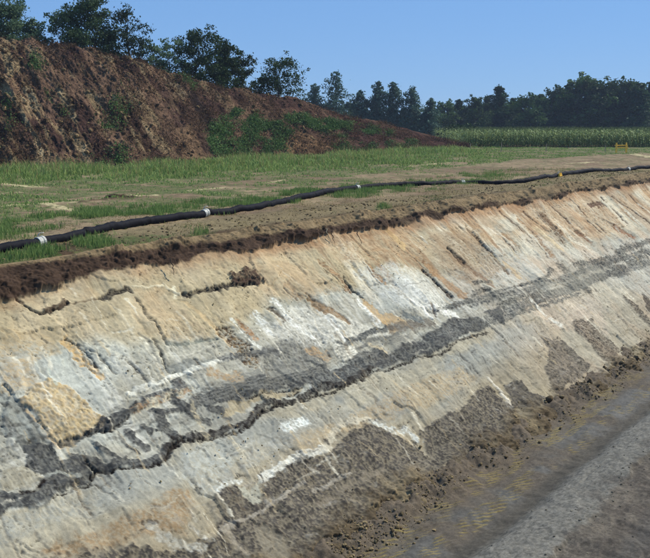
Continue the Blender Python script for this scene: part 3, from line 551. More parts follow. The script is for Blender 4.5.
def build_mound():
    pxs = np.concatenate([np.arange(-520, -60, 4), np.arange(-60, 476, .62)]); bs = np.concatenate([np.linspace(0, 1.06, 330), np.linspace(1.08, 2, 20)])
    Xg, Bg = [a.ravel() for a in np.meshgrid(pxs, bs, indexing='ij')]
    V = mound_pt(Xg, Bg)
    u = (Xg+75*Bg)*.075; v = Bg*9; dM, iM = cells(u*2.2, v*3, 221)
    def mx(a, b, t): return a*(1-t[:, None])+np.asarray(b)*t[:, None]
    n = .5+.5*fbm(u*.5, v*.35, 111, 5); m = .5+.5*fbm(u*1.3, v*.45, 112, 5, .6); k = .5+.5*fbm(u*6, v*6, 113, 4, .7)
    def red(a, b): return C(a, b, 50)
    c = mx(C(122, 88, 62)*np.ones((len(n), 1)), C(82, 54, 44), ss(.3, .7, n)); c = mx(c, C(154, 122, 76), ss(.52, .78, m)*ss(330, 60, Xg+80*(n-.5)))
    c = mx(c, C(166, 140, 98), ss(.66, .85, m)*ss(300, 30, Xg)*.8); c = mx(c, C(86, 48, 38), ss(180, 330, Xg)*ss(.3, .7, k)*.7)
    def rgn(pts, soft=.12, off=0):
        P = Painter(Xg/60.0, Bg.copy(), np.zeros((len(n), 3)), lambda px, b: (px/60.0, b, 1), warp=.07, wf=3, seed=120+off); P.poly(pts, (1, 1, 1), 1, soft, 0, 0); return P.col[:, 0]
    c = mx(c, C(150, 108, 60), rgn([(290, .05), (320, .1), (340, .3), (300, .45), (285, .3)], .06)*.7)
    c = mx(c, C(172, 142, 92), rgn([(-5, .95), (4, .98), (22, .72), (12, .66)], .03, 1)*.9)
    c = mx(c, C(176, 148, 110), rgn([(160, .84), (172, .85), (190, .73), (180, .70)], .03, 2)*.9)
    c = mx(c, C(148, 118, 80), rgn([(118, .60), (140, .62), (150, .5), (128, .5)], .04, 3)*.7)
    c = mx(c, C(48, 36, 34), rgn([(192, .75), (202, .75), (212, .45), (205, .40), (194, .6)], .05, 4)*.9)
    c = mx(c, C(150, 112, 70), rgn([(205, .1), (215, .0), (190, .0), (175, .3), (165, .4), (190, .4)], .05, 5)*.6)
    g = greenm(Xg, Bg)*ss(.35, .6, .5+.5*fbm(Xg*.09, Bg*8, 142, 4)); c = mx(c, C(66, 80, 46), g*.8)
    c = (c*.70+c.mean(1)[:, None]*.28)*((.66+.95*(k-.5)+.55*iM)*(.72+.6*(.5+.5*fbm(u*.9, v*.9, 114, 3))))[:, None]
    meta(mesh_np('spoil_mound', V, grid_faces(len(pxs), len(bs)), m_mound, c), kind='structure')
MG = [[(208, .45), (222, .66), (240, .72), (268, .62), (300, .75), (345, .85), (395, .72), (385, .45), (330, .45), (300, .55), (285, .25), (288, .05), (215, .05), (205, .25)],
      [(26, .8), (38, .82), (52, .55), (62, .5), (66, .38), (56, .40), (40, .6)], [(170, .9), (196, .92), (203, .8), (185, .78)], [(0, .1), (14, .3), (6, .5), (-10, .4)], [(95, .4), (125, .55), (135, .4), (120, .25)], [(330, .3), (420, .5), (400, .15), (340, .05)], [(50, .05), (130, .12), (150, .02), (60, 0)]]
def greenm(X, B):
    P = Painter(X/60.0, B.copy(), np.zeros((len(X), 3)), lambda px, b: (px/60.0, b, 1), warp=.10, wf=3, seed=131)
    for g, a in zip(MG, (.95, .45, .6, .3, .3, .4, .5)): P.poly(g, (1, 1, 1), a, .05, 0, 0)
    return P.col[:, 0]
build_mound()

# ---------------------------------------------------------------- foliage tools
m_leaf = M('leaves', rough=.7, scales=(), bump=(), spec=.15, trans=.25)
m_grass = M('grass', rough=.8, scales=(), bump=(), spec=.1, trans=.3)
m_bark = M('bark', rough=.95, attr=False, color=(.045, .036, .03), scales=((6, .4),), bump=((20, .6, .03),), spec=.1)
def tone_by_object(m, lo, hi):
    t = m.node_tree; oi = t.nodes.new('ShaderNodeObjectInfo'); mr = t.nodes.new('ShaderNodeMapRange'); mr.inputs[3].default_value = lo; mr.inputs[4].default_value = hi
    t.links.new(oi.outputs['Random'], mr.inputs[0]); vm = t.nodes.new('ShaderNodeVectorMath'); vm.operation = 'SCALE'
    at_ = [n for n in t.nodes if n.type == 'ATTRIBUTE'][0]; tg = [l.to_socket for l in at_.outputs['Color'].links]
    t.links.new(at_.outputs['Color'], vm.inputs[0]); t.links.new(mr.outputs[0], vm.inputs['Scale'])
    for k in tg: t.links.new(vm.outputs[0], k)
m_leaf2 = M('wood_leaves', rough=.7, scales=(), bump=(), spec=.15, trans=.25); tone_by_object(m_leaf2, .7, 1.45)
def quads_at(P, size, col, flat=0.0, rg=rng, ratio=.55):
    """leaf faces: rhombi at points P with random directions"""
    n = len(P); a = rg.normal(size=(n, 3)); a[:, 2] *= (1-flat); a /= np.linalg.norm(a, axis=1)[:, None]+1e-9
    b = rg.normal(size=(n, 3)); b[:, 2] *= (1-flat); b -= (a*b).sum(1)[:, None]*a; b /= np.linalg.norm(b, axis=1)[:, None]+1e-9
    s = (size*rg.uniform(.6, 1.3, n))[:, None]
    V = np.stack([P-a*s, P+b*s*ratio, P+a*s, P-b*s*ratio], 1).reshape(-1, 3)
    return V, np.arange(n*4).reshape(n, 4), np.repeat(col, 4, 0)
def tube(path, rad, k=6):
    path = np.array(path, float); V = []; 
    for i, p in enumerate(path):
        d = path[min(i+1, len(path)-1)]-path[max(i-1, 0)]; d /= np.linalg.norm(d)+1e-9
        a = np.cross(d, [0.3, 1, .2]); a /= np.linalg.norm(a); b = np.cross(d, a)
        for j in range(k): t = 2*math.pi*j/k; V.append(p+rad[i]*(math.cos(t)*a+math.sin(t)*b))
    Fq = [[i*k+j, i*k+(j+1) % k, (i+1)*k+(j+1) % k, (i+1)*k+j] for i in range(len(path)-1) for j in range(k)]
    return np.array(V), np.array(Fq)
def join(parts):
    V = []; Fc = []; o = 0
    for v, f in parts: V.append(v); Fc.append(f+o); o += len(v)
    return np.concatenate(V), np.concatenate(Fc)

def broadleaf(name, H, W, nl, leaf, seed, base=.18, colr=((38, 54, 34), (62, 84, 46)), loose=.5, lumps=16, droop=0.0, fill=.35):
    rg = np.random.default_rng(seed); limbs = []; cl = []
    trunk = [np.array([0, 0, -.4])]; 
    for i in range(1, 7): trunk.append(np.array([rg.normal()*.03*W*i/3, rg.normal()*.03*W*i/3, H*.85*i/6]))
    rt = H*.022; limbs.append(tube(trunk, [rt*(1-.14*i) for i in range(7)], 7))
    for j in range(lumps):
        t = base+(1-base)*(j+.6*rg.random())/lumps; ti = t*.95*6; k = min(int(ti), 5); p0 = trunk[k]+(trunk[k+1]-trunk[k])*(ti-k)
        a = j*2.4+rg.uniform(-.6, .6); prof = math.sin(math.pi*min(1, .12+.80*t))**.7
        r = W*.5*prof*rg.uniform(.45, 1.05); p1 = np.array([math.cos(a)*r, math.sin(a)*r, min(H*.97, H*t+H*rg.uniform(-.02, .10))-droop*r*.3])
        mid = (p0+p1)/2+np.array([0, 0, .06*H]); limbs.append(tube([p0*.98, mid, p1], [rt*.42*(1.1-t), rt*.26*(1.1-t), rt*.08], 5))
        cl.append((p1, H*rg.uniform(.075, .14)*(1.15-.35*t)*W/H*1.4)); cl.append((mid, H*.07))
        for q in range(3):
            e = p1+rg.normal(size=3)*np.array([.13*W, .13*W, .07*H]); e[2] -= droop*rg.random()*.1*H
            cl.append((e, H*rg.uniform(.03, .075))); limbs.append(tube([p1*.6+mid*.4, e], [rt*.10, rt*.03], 4))
    cl.append((np.array([0, 0, H*.93]), H*.07)); cl.append((trunk[4], W*.2*fill*2))
    wts = np.array([c[1]**2 for c in cl]); wts /= wts.sum(); idx = rg.choice(len(cl), nl, p=wts)
    ctr = np.array([c[0] for c in cl])[idx]; r = np.array([c[1] for c in cl])[idx]
    d = rg.normal(size=(nl, 3)); d /= np.linalg.norm(d, axis=1)[:, None]; rr = rg.random(nl)**(.33+loose*.3)*(1+loose*.9*(rg.random(nl)**4))
    P = ctr+d*(r*rr)[:, None]*np.array([1.15, 1.15, .8]); P[:, 2] = np.maximum(P[:, 2], H*base*.4)
    tone = rg.random(len(cl))[idx]*.6+rg.random(nl)*.4; col = C(*colr[0])[None]*(1-tone[:, None])+C(*colr[1])[None]*tone[:, None]
    V, Fq, cc = quads_at(P, leaf, col, 0, rg)
    tv, tf = join(limbs)
    return mesh_np('crown', V, Fq, m_leaf, cc, smooth=False, link=False), mesh_np('trunk', tv, tf, m_bark, link=False)
def conifer(name, H, W, nl, leaf, seed, colr=((34, 52, 42), (54, 74, 56)), base=.12, gap=.0):
    rg = np.random.default_rng(seed); limbs = [tube([(0, 0, -.4), (rg.normal()*.05, 0, H*.5), (0, 0, H)], [H*.018, H*.011, .015], 6)]
    Ps = []; tn = []; nb_ = int(H*5.5)
    for j in range(nb_):
        t = base+(1-base)*(j/nb_)**.92; a = j*2.399+rg.normal()*.5; L = W*.5*(1-t)**.62*rg.uniform(.35, 1.25)+.12
        z = H*t; tip = np.array([math.cos(a)*L, math.sin(a)*L, z+L*rg.uniform(-.05, .32)]); p0 = np.array([0, 0, z])
        limbs.append(tube([p0, tip], [H*.005*(1.1-t), .006], 4))
        k = max(6, int(nl/nb_*(L/(W*.32)))); q = rg.random(k)**.8; sp = L*.30*(1.3-q)+.06
        pts = p0+(tip-p0)*q[:, None]+rg.normal(size=(k, 3))*np.stack([sp, sp, sp*.75], 1); pts[:, 2] -= .06*L*np.sin(q*3)
        Ps.append(pts); tn.append(np.full(k, rg.random()))
    P = np.concatenate(Ps); tone = np.concatenate(tn)*.6+rg.random(len(P))*.4; col = C(*colr[0])[None]*(1-tone[:, None])+C(*colr[1])[None]*tone[:, None]
    V, Fq, cc = quads_at(P, leaf, col, .3, rg); tv, tf = join(limbs)
    return mesh_np('crown', V, Fq, m_leaf, cc, smooth=False, link=False), mesh_np('trunk', tv, tf, m_bark, link=False)
def put_tree(name, pair, loc, label, cat, group=None, rz=0, sc=1):
    e = empty(name, loc, rz); e.scale = (sc, sc, sc) if not hasattr(sc, '__len__') else sc
    meta(e, label, cat, group); inst('crown', pair[0], parent=e); inst('trunk', pair[1], parent=e); return e
def at(px, py, Y): d = ray(px, py); return CP+d*(Y/d[1])

# trees on the crest of the mound: photo column, top row, width in photo pixels, kind
def crest_tree(px, top, wpx, lab, name='birch_tree', back=2.5, **kw):
    c = mound_pt(np.array(float(px)), np.array(1.12)); Y = float(c[1])+back; zb = float(c[2])-.5-back*.35
    topz = at(px, top, Y)[2]; x = at(px, top, Y)[0]; H = topz-zb; W = wpx*Y/F
    kw = dict(dict(nl=13000, leaf=.078, seed=int(px)+500), **kw)
    kw['lumps'] = int(kw.get('lumps', 16)*1.5)
    put_tree(name, broadleaf(name, H, W*1.12, **kw), (x, Y, zb), lab, 'tree', 'trees on the crest of the spoil mound')
G1 = ((50, 70, 52), (92, 116, 78)); G2 = ((76, 100, 80), (124, 148, 114)); G3 = ((38, 54, 36), (72, 96, 54))
crest_tree(8, 4, 46, 'grey-green bushy tree cut by the left edge, highest up the mound', 'broadleaf_tree', colr=G2, lumps=20, loose=.7, base=.1)
crest_tree(-38, -4, 50, 'broad tree out past the left end of the mound crest', 'broadleaf_tree', colr=G1)
crest_tree(60, 12, 28, 'pale feathery young birch at the left of the tall tree pair on the mound', colr=G2, loose=.9, nl=3200, base=.1, lumps=12)
crest_tree(86, 0, 48, 'tallest dark tree on the mound with sky showing between its boughs', 'broadleaf_tree', colr=G1, loose=.6, lumps=20, base=.2, nl=15000)
crest_tree(126, 7, 42, 'leaning birch with drooping boughs just right of the tallest mound tree', colr=((44, 60, 46), (68, 86, 60)), loose=.8, droop=1.6, base=.15, nl=5600)
crest_tree(150, 44, 30, 'low pale shrub in the dip between the birch and the dark round tree', 'willow_shrub', colr=G2, loose=.8, nl=3600, lumps=10, base=.05)
crest_tree(168, 42, 30, 'small grey-green bush leaning against the dark round tree', 'willow_shrub', colr=G2, loose=.7, nl=3600, lumps=10, base=.05)
crest_tree(196, 33, 46, 'dense dark round tree with a blunt peak at mid mound', 'broadleaf_tree', colr=G3, loose=.35, lumps=22, base=.05, nl=10000)
crest_tree(224, 46, 36, 'dark bushy tree sloping down from the blunt peaked tree', 'broadleaf_tree', colr=G3, loose=.5, lumps=16, base=.05)
crest_tree(242, 57, 26, 'small yellow-green tree with a sprig sticking up on the mound', 'broadleaf_tree', colr=((40, 54, 32), (74, 88, 44)), loose=.7, nl=4500, lumps=12, base=.05)
crest_tree(262, 78, 18, 'low dark bush between the sprigged tree and the lone round oak', 'broadleaf_tree', colr=G3, nl=2500, lumps=9, base=.05)
crest_tree(278, 60, 44, 'lone round oak where the mound crest drops away', 'oak_tree', colr=G3, loose=.6, lumps=18, base=.05, nl=8000)
crest_tree(108, 34, 26, 'low dark tree filling the gap under the tallest mound tree', 'broadleaf_tree', colr=G1, nl=3500, lumps=10, base=.05)
crest_tree(36, 20, 24, 'low loose bush right of the left edge tree on the mound', 'broadleaf_tree', colr=G2, nl=3000, loose=.8, lumps=9, base=.05)

# larches and pines behind the low end of the mound
def far_tree(name, pair_fn, px, top, Y, label, group, sc=1, **kw):
    t = at(px, top, Y); H = t[2]+.1
    put_tree(name, pair_fn(name, H, **kw), (t[0], Y, -.1), label, 'tree', group)
LC = ((66, 92, 84), (98, 128, 114))
for px, top, wpx, lab in ((314, 84, 26, 'pale larch half hidden beside the lone round oak'), (336, 71, 36, 'tallest pale larch rising behind the low end of the mound'), (361, 90, 22, 'short blunt larch between the tallest larch and the twin larches'),
                          (378, 81, 22, 'slim left one of the twin pale larches'), (393, 82, 26, 'right one of the twin pale larches'), (412, 87, 28, 'larch with a sharp tip standing right of the twin larches'), (431, 98, 20, 'last short larch where the mound sinks to the field')):
    far_tree('larch_tree', conifer, px, top, 125, lab, 'larches behind the low end of the mound', W=wpx*125/F*1.35, nl=5200, leaf=.17, seed=px, colr=LC)

# the wood edge behind the maize
VAR = [conifer('pine_tree', 8.2, 5.4, 8000, .20, 900+k, colr=((44, 66, 48), (84, 112, 72)), base=.05) for k in range(3)] + \
      [broadleaf('wood_tree', 8.2, 6.2, 6500, .22, 950+k, base=.04, colr=((44, 66, 44), (90, 116, 62)), lumps=24, loose=.5) for k in range(3)]
for p_ in VAR: p_[0].materials[0] = m_leaf2
ORD = ['first', 'second', 'third', 'fourth', 'fifth', 'sixth', 'seventh', 'eighth', 'ninth', 'tenth', 'eleventh', 'twelfth', 'thirteenth', 'fourteenth', 'fifteenth', 'sixteenth']
TL = [(446, 103, 3), (459, 99, 0), (476, 99, 3), (487, 97, 1), (499, 86, 1), (514, 98, 2), (527, 97, 5), (542, 94, 0), (556, 90, 5), (570, 83, 1), (586, 79, 3), (601, 82, 4), (614, 84, 2), (628, 82, 4), (640, 83, 2), (654, 80, 0)]
for i, (px, top, k) in enumerate(TL):
    Y = 150+random.uniform(-4, 4); t = at(px, top, Y); sc = (t[2]+.1)/8.2
    put_tree('pine_tree' if k < 3 else 'wood_tree', VAR[k], (t[0], Y, -.1), '%s dark %s from the left in the wood edge behind the maize' % (ORD[i], 'pine' if k < 3 else 'leafy tree'), 'tree', 'front row of the wood edge', random.uniform(0, 6), (sc*random.uniform(.95, 1.5), sc*random.uniform(.95, 1.4), sc))
for px in list(range(300, 440, 13))+list(range(440, 740, 11)):
    Y = 172+random.uniform(-8, 10); k = random.choice((0, 1, 2, 0, 1, 2, 3, 4, 5)); top = (100 if px > 520 else 106)+random.uniform(-3, 4)
    if px > 555: top -= 5
    t = at(px, top, Y); sc = (t[2]+.1)/8.2
    if px > 665: top = 90
    put_tree('pine_tree' if k < 3 else 'wood_tree', VAR[k], (t[0], Y, -.1), 'dark tree deep in the wood edge, merging with its neighbours', 'tree', 'trees deeper in the wood', random.uniform(0, 6), (sc*1.15, sc*1.15, sc))
for j, (px, top, wpx, Y) in enumerate(((462, 126, 20, 100), (440, 118, 34, 135), (452, 128, 16, 98), (400, 117, 40, 138), (366, 112, 36, 138), (335, 108, 36, 138), (310, 102, 24, 138))):
    t = at(px, top, Y); H = t[2]+.2
    put_tree('bush', broadleaf('bush', H, wpx*Y/F*1.2, 4200, .16, 40+px, base=.02, colr=G3, lumps=14, loose=.3), (t[0], Y, -.2),
        ['dark bush standing at the left end of the maize', 'wide dark thicket below the last larch', 'smaller dark bush left of the bush by the maize', 'dark thicket under the larch with the sharp tip', 'dark thicket under the twin larches', 'dark thicket at the foot of the tallest larch', 'dark thicket beside the lone round oak'][j], 'bush')

# ---------------------------------------------------------------- maize
m_maize = M('maize', rough=.6, scales=(), bump=(), spec=.2, trans=.25)
def maize(seed, H=1.5):
    rg = np.random.default_rng(seed); V = []; Fc = []; Cc = []
    def add(v, f, c):
        o = sum(len(x) for x in V); V.append(v); Fc.append(f+o); Cc.append(np.tile(c, (len(v), 1)))
    v, f = tube([(0, 0, 0), (0, 0, H*.5), (0, 0, H*.93)], [.018, .014, .008], 3); add(v, f, C(104, 122, 66))
    for i in range(11):
        z = H*(.12+.075*i); a = i*math.pi+rg.normal()*.5; L = rg.uniform(.35, .62); d = np.array([math.cos(a), math.sin(a), 0]); n = np.array([-d[1], d[0], 0])
        r = [np.array([0, 0, z])+d*L*t+np.array([0, 0, L*(1.0*t-1.25*t*t)]) for t in (0, .35, .7, 1)]; wd = [.02, .045, .03, .004]
        v = np.concatenate([[p-n*w_, p+n*w_] for p, w_ in zip(r, wd)]); f = np.array([[0, 1, 3, 2], [2, 3, 5, 4], [4, 5, 7, 6]])
        t = rg.random(); add(v, f, C(112, 134, 76)*(1-t)+C(168, 182, 116)*t)
    for i in range(5):
        a = rg.uniform(0, 6.3); p = np.array([0, 0, H*.9]); q = p+np.array([math.cos(a)*.09, math.sin(a)*.09, .22]); v, f = tube([p, q], [.008, .006], 3); add(v, f, C(140, 146, 96))
    return np.concatenate(V), np.concatenate(Fc), np.concatenate(Cc)
MZ = [maize(k) for k in range(5)]; MZm = [mesh_np('maize_plant', *m[:2], m_maize, m[2], smooth=False, link=False) for m in MZ]
def field_front(px): return onz(px, 147.2, 0)
fa = field_front(466); fb = field_front(660); fdir = (fb-fa)[:2]; FL = np.linalg.norm(fdir); fdir /= FL; fn = np.array([-fdir[1], fdir[0]])
n = 110
for i in range(n):
    p = fa[:2]+fdir*(FL*(i+random.uniform(-.3, .3))/n); o = inst('maize_plant', MZm[i % 5], (p[0], p[1]+random.uniform(-.08, .08), 0), random.uniform(0, 6.3), random.uniform(.80, 1.08))
    meta(o, 'green maize plant with drooping leaves in the front row of the field', 'maize', 'front row of maize')
VV = []; FF = []; CC = []; o_ = 0
for r in range(1, 34):
    st_ = .17 if r < 5 else .3
    for i in range(int((FL*1.7)/st_)):
        if r >= 5 and random.random() < .25: continue
        p = fa[:2]+fdir*(i*st_+random.uniform(-.06, .06))+fn*(.72*r+random.uniform(-.08, .08)); v, f, c = MZ[random.randrange(5)]; a = random.uniform(0, 6.3); s_ = random.uniform(.82, 1.12)
        if r >= 5: f = f[3:]
        R = np.array([[math.cos(a), -math.sin(a), 0], [math.sin(a), math.cos(a), 0], [0, 0, 1]])*s_
        VV.append(v@R.T+np.array([p[0], p[1], 0])); FF.append(f+o_); CC.append(c); o_ += len(v)
meta(mesh_np('maize_crop', np.concatenate(VV), np.concatenate(FF), m_maize, np.concatenate(CC), smooth=False), 'mass of maize standing behind the front row of the field', 'maize', kind='stuff')

# ---------------------------------------------------------------- grass and scrub
def blades(P, H, W, c0, c1, lean=.35, rg=rng, z0=0):
    n = len(P); a = rg.uniform(0, 2*math.pi, n); d = np.stack([np.cos(a), np.sin(a), np.zeros(n)], 1); b = rg.uniform(0, 2*math.pi, n); l = np.stack([np.cos(b), np.sin(b), np.zeros(n)], 1)*(H*lean*rg.random(n))[:, None]
    up = np.zeros((n, 3)); up[:, 2] = H
    m = P+l*.35+up*.6; t = P+l+up*.95; w_ = W[:, None] if hasattr(W, '__len__') else W
    V = np.stack([P-d*w_, P+d*w_, m+d*w_*.8, m-d*w_*.8, t], 1).reshape(-1, 3); i = np.arange(n)[:, None]*5
    Fq = np.concatenate([i+np.array([[0, 1, 2, 3]]), i+np.array([[3, 2, 4, 4]])], 0)
    tri = i+np.array([[3, 2, 4]]); q = i+np.array([[0, 1, 2, 3]])
    k = rg.random(n)[:, None]; c = c0*(1-k)+c1*k; col = np.repeat(c, 5, 0)
    T = np.concatenate([q[:, [0, 1, 2]], q[:, [0, 2, 3]], tri], 0)
    return V, T, col
def scatter_plateau(pxr, pyr, n, dens):
    """points spread evenly over the ground strip seen between two rows"""
    c = [us(onz(x, y, 0)) for x in pxr for y in pyr]; u0 = min(q[0] for q in c); u1 = max(q[0] for q in c); s0 = min(q[1] for q in c); s1 = min(-.34, max(q[1] for q in c))
    u = rng.uniform(u0, u1, n); s = rng.uniform(s0, s1, n); k = rng.random(n) < dens(u, s); return u[k], s[k]
def inframe(u, s, m=60):
    x, y = xy(u, s); Yc = np.maximum(y, .1); px = 325+F*x/Yc; return (px > -m) & (px < 650+m) & (y > 5)
def mk(name, u, s, H, W, c0, c1, label, lean=.35):
    x, y = xy(u, s); z = plat_h(u, s)-.02; V, T, col = blades(np.stack([x, y, z], 1), H, W, c0, c1, lean)
    meta(mesh_np(name, V, T, m_grass, col, smooth=False), label, 'grass', kind='stuff')
gA, gB = C(104, 136, 70), C(184, 200, 128); dA, dB = C(150, 136, 92), C(196, 178, 128)
# long grass belt below the mound
n = 1100000; u = rng.uniform(-12, 75, n); s = rng.uniform(-62, -5, n); k = inframe(u, s); u, s = u[k], s[k]
g = greenness(u, s); x, y = xy(u, s); cl = np.clip(.5+.5*fbm(u*.6, s*.6, 140, 3)+.35*fbm(u*2.2, s*2.2, 146, 3), 0, 1)
rowpx = 122+F*CAMZ/y; px = 325+F*x/y
ftx = np.interp(px, [k_[0] for k_ in ST], [k_[1] for k_ in ST])
tall = ss(22+8*fbm(u*.15, s*.15, 144), 4, rowpx-ftx)*ss(505, 400, px+40*fbm(u*.2, s*.2, 145)); keep = (rng.random(len(u)) < g*(.25+.75*ss(.3, .6, cl))*np.clip(.55+.35*tall, 0, 1)) & (rowpx < 236)
keep &= rng.random(len(u)) < np.clip(45/y, .25, 1)
u, s, tall, cl = u[keep], s[keep], tall[keep], cl[keep]; y = y[keep]
print('belt blades', len(u))
H = (.05+.22*tall)*(.25+1.3*cl)*rng.uniform(.6, 1.4, len(u))+.03; mk('long_grass', u, s, H, .006+.00028*y, gA, gB, 'band of long green grass growing along the foot of the mound', lean=.9)
j = rng.random(len(u)) < .07*tall+.01; mk('seeding_grass', u[j], s[j], H[j]*1.5, .008+.0002*y[j], dA, dB, 'dry seed stalks standing among the long green grass')
# tufts on the edge of the cut
n = 420000; u = rng.uniform(-5, 34, n); s = rng.uniform(-6, -.32, n); g = greenness(u, s, Painter(u.copy(), s.copy(), np.zeros((n, 3)), mz0, warp=.10, wf=2)); cl = .5+.5*fbm(u*1.6, s*1.6, 141, 4)
k = (rng.random(n) < g*ss(.3, .55, cl)*.8) & inframe(u, s); mk('edge_grass', u[k], s[k], rng.uniform(.05, .17, k.sum())*(.6+.8*cl[k]), .006, C(92, 124, 66), C(158, 178, 112), 'short green turf tufts between the pipe and the cut edge')
k = (rng.random(n) < .22*ss(.62, .85, .5+.5*fbm(u*1.1, s*1.6, 147, 4, .6))) & inframe(u, s) & (s < -.5); mk('sparse_grass', u[k], s[k], rng.uniform(.02, .09, k.sum()), .006, C(84, 112, 62), C(146, 156, 104), 'thin green tufts scattered over the bare strip either side of the pipe', lean=1.2)
k = (rng.random(n) < .14*ss(.4, .7, cl)*(1-g)) & inframe(u, s); mk('dry_grass', u[k], s[k], rng.uniform(.02, .07, k.sum()), .007, C(140, 124, 86), C(176, 158, 112), 'dry straw and stubble littering the bare strip along the pipe', lean=2.0)
# scrub on the mound
n = 60000; X = rng.uniform(-30, 430, n); B = rng.uniform(.02, 1.0, n); cl = .5+.5*fbm(X*.09, B*8, 142, 4); k = rng.random(n) < greenm(X, B)*ss(.38, .62, cl)*.8; X, B = X[k], B[k]; Q = mound_pt(X, B)
rep = 7; P = np.repeat(Q, rep, 0)+rng.normal(size=(len(Q)*rep, 3))*np.array([.16, .14, .08]); P[:, 2] += .02; P[:, 1] -= .04
t = np.clip(rng.random((len(P), 1))*.6+.4*np.repeat(.5+.8*fbm(X*.08, B*7, 148, 3), rep)[:, None], 0, 1); V, Fq, cc = quads_at(P, .055, C(62, 92, 52)*(1-t)+C(118, 148, 86)*t)
print('scrub', len(P)); meta(mesh_np('bramble_scrub', V, Fq, m_leaf, cc, smooth=False), 'low green bramble scrub spreading over the middle of the spoil mound', 'scrub', kind='stuff')
n = 16000; X = rng.uniform(-30, 470, n); B = rng.uniform(.02, 1.03, n); cl = .5+.5*fbm(X*.06, B*5, 143, 4); k = rng.random(n) < ss(.4, .65, cl); X, B = X[k], B[k]; Q = mound_pt(X, B)
P = np.repeat(Q, 6, 0)+rng.normal(size=(len(Q)*6, 3))*np.array([.12, .12, .10]); P[:, 2] += .05; t = rng.random((len(P), 1)); V, Fq, cc = quads_at(P, .06, C(56, 40, 34)*(1-t)+C(112, 84, 58)*t, ratio=.3)
meta(mesh_np('dry_weeds', V, Fq, m_leaf, cc, smooth=False), 'withered brown weeds scattered over the red-brown mound', 'weeds', kind='stuff')

# ---------------------------------------------------------------- clods, stones
ICO = None
def clod(seed, sub=1, am=.28):
    import bmesh
    bm = bmesh.new(); bmesh.ops.create_icosphere(bm, subdivisions=sub, radius=1); rg = np.random.default_rng(seed)
    V = np.array([v.co[:] for v in bm.verts]); Fc = np.array([[v.index for v in f.verts] for f in bm.faces]); bm.free()
    V = V*(1+am*rg.normal(size=(len(V), 1)).clip(-1.5, 1.5)*.6)*rg.uniform(.65, 1.15, 3); return V, Fc
CL = [clod(i) for i in range(8)]; CL0 = [(v[:], f) for v, f in CL]
m_clod = M('clod_earth', rough=.95, scales=((20, .25), (70, .25)), bump=((25, .5, .02),), spec=.1)
def rubble(name, pts, size, c0, c1, label, cat):
    VV = []; FF = []; CC = []; o = 0
    for p, s_ in zip(pts, size):
        v, f = CL[rng.integers(8)]; a = rng.uniform(0, 6.3); R = np.array([[math.cos(a), -math.sin(a), 0], [math.sin(a), math.cos(a), 0], [0, 0, .8]])*s_
        VV.append(v@R.T+p); FF.append(f+o); o += len(v); t = rng.random(); CC.append(np.tile(c0*(1-t)+c1*t, (len(v), 1)))
    meta(mesh_np(name, np.concatenate(VV), np.concatenate(FF), m_clod, np.concatenate(CC), smooth=False), label, cat, kind='stuff')
def bank_xyz(u, v, h=0):
    s = v*math.cos(TH); x, y = xy(u, s); return np.array([x+nb[0]*h, y+nb[1]*h, -.35-v*math.sin(TH)+.14*float(ss(5.2, 6.75, v))+nb[2]*h])
pts = []; sz = []
while len(pts) < 7000:
    u = 30*rng.random()**1.3-3; s = rng.normal(4.75, .22)
    if fbm(u*1.1, s*1.5, 150) < rng.uniform(-.5, .6): continue
    x, y = xy(u, s); z = max(FLOORZ+float(floor_h(np.array(u), np.array(s))), bank_xyz(u, s/math.cos(TH))[2]); r = .007+.032*rng.random()**5; pts.append((x, y, z+r*.3)); sz.append(r)
rubble('crumbled_earth', pts, sz, C(104, 88, 70), C(164, 144, 114), 'crumbled brown earth lying along the foot of the cut bank', 'rubble')
pts = []; sz = []
for _ in range(2600):
    u = 30*rng.random()**1.3-3; v = rng.uniform(.3, 5.2)
    if fbm(u*1.3, v*1.3, 151) < .15: continue
    r = .004+.014*rng.random()**4; pts.append(bank_xyz(u, v, .03)); sz.append(r)
rubble('sand_crumbs', pts, sz, C(110, 90, 66), C(206, 182, 140), 'loose crumbs of ochre sand resting on the bank face', 'rubble')
pts = []; sz = []
for _ in range(900):
    u = rng.uniform(0, 16); s = rng.uniform(6.4, 8.4) if rng.random() < .6 else rng.normal(7.42, .12); x, y = xy(u, s); r = .005+.022*rng.random()**6; pts.append((x, y, FLOORZ+float(floor_h(np.array(u), np.array(s)))+r*.2)); sz.append(r)
rubble('floor_gravel', pts, sz, C(104, 98, 92), C(140, 134, 124), 'small grey-brown lumps scattered on the mud strip of the trench floor', 'gravel')
pts = []; sz = []
for _ in range(1900):
    X = rng.uniform(-30, 330); B = rng.random()**1.2*1.0
    p = mound_pt(np.array(X), np.array(B)); pts.append(p+np.array([0, -.02, .02])); sz.append(.03+.12*rng.random()**6)
rubble('mound_stones', pts, sz, C(84, 62, 48), C(158, 130, 96), 'stones and lumps of tan clay strewn over the brown mound', 'rubble')
pts = []; sz = []
for _ in range(2600):
    u = rng.uniform(-4, 34); s = -rng.uniform(.32, 1.6)**1.0; x, y = xy(u, s); r = .008+.03*rng.random()**4; pts.append((x, y, float(plat_h(np.array(u), np.array(s)))+r*.2)); sz.append(r)
rubble('edge_crumbs', pts, sz, C(78, 60, 50), C(140, 120, 92), 'crumbs of soil along the top of the cut', 'rubble')

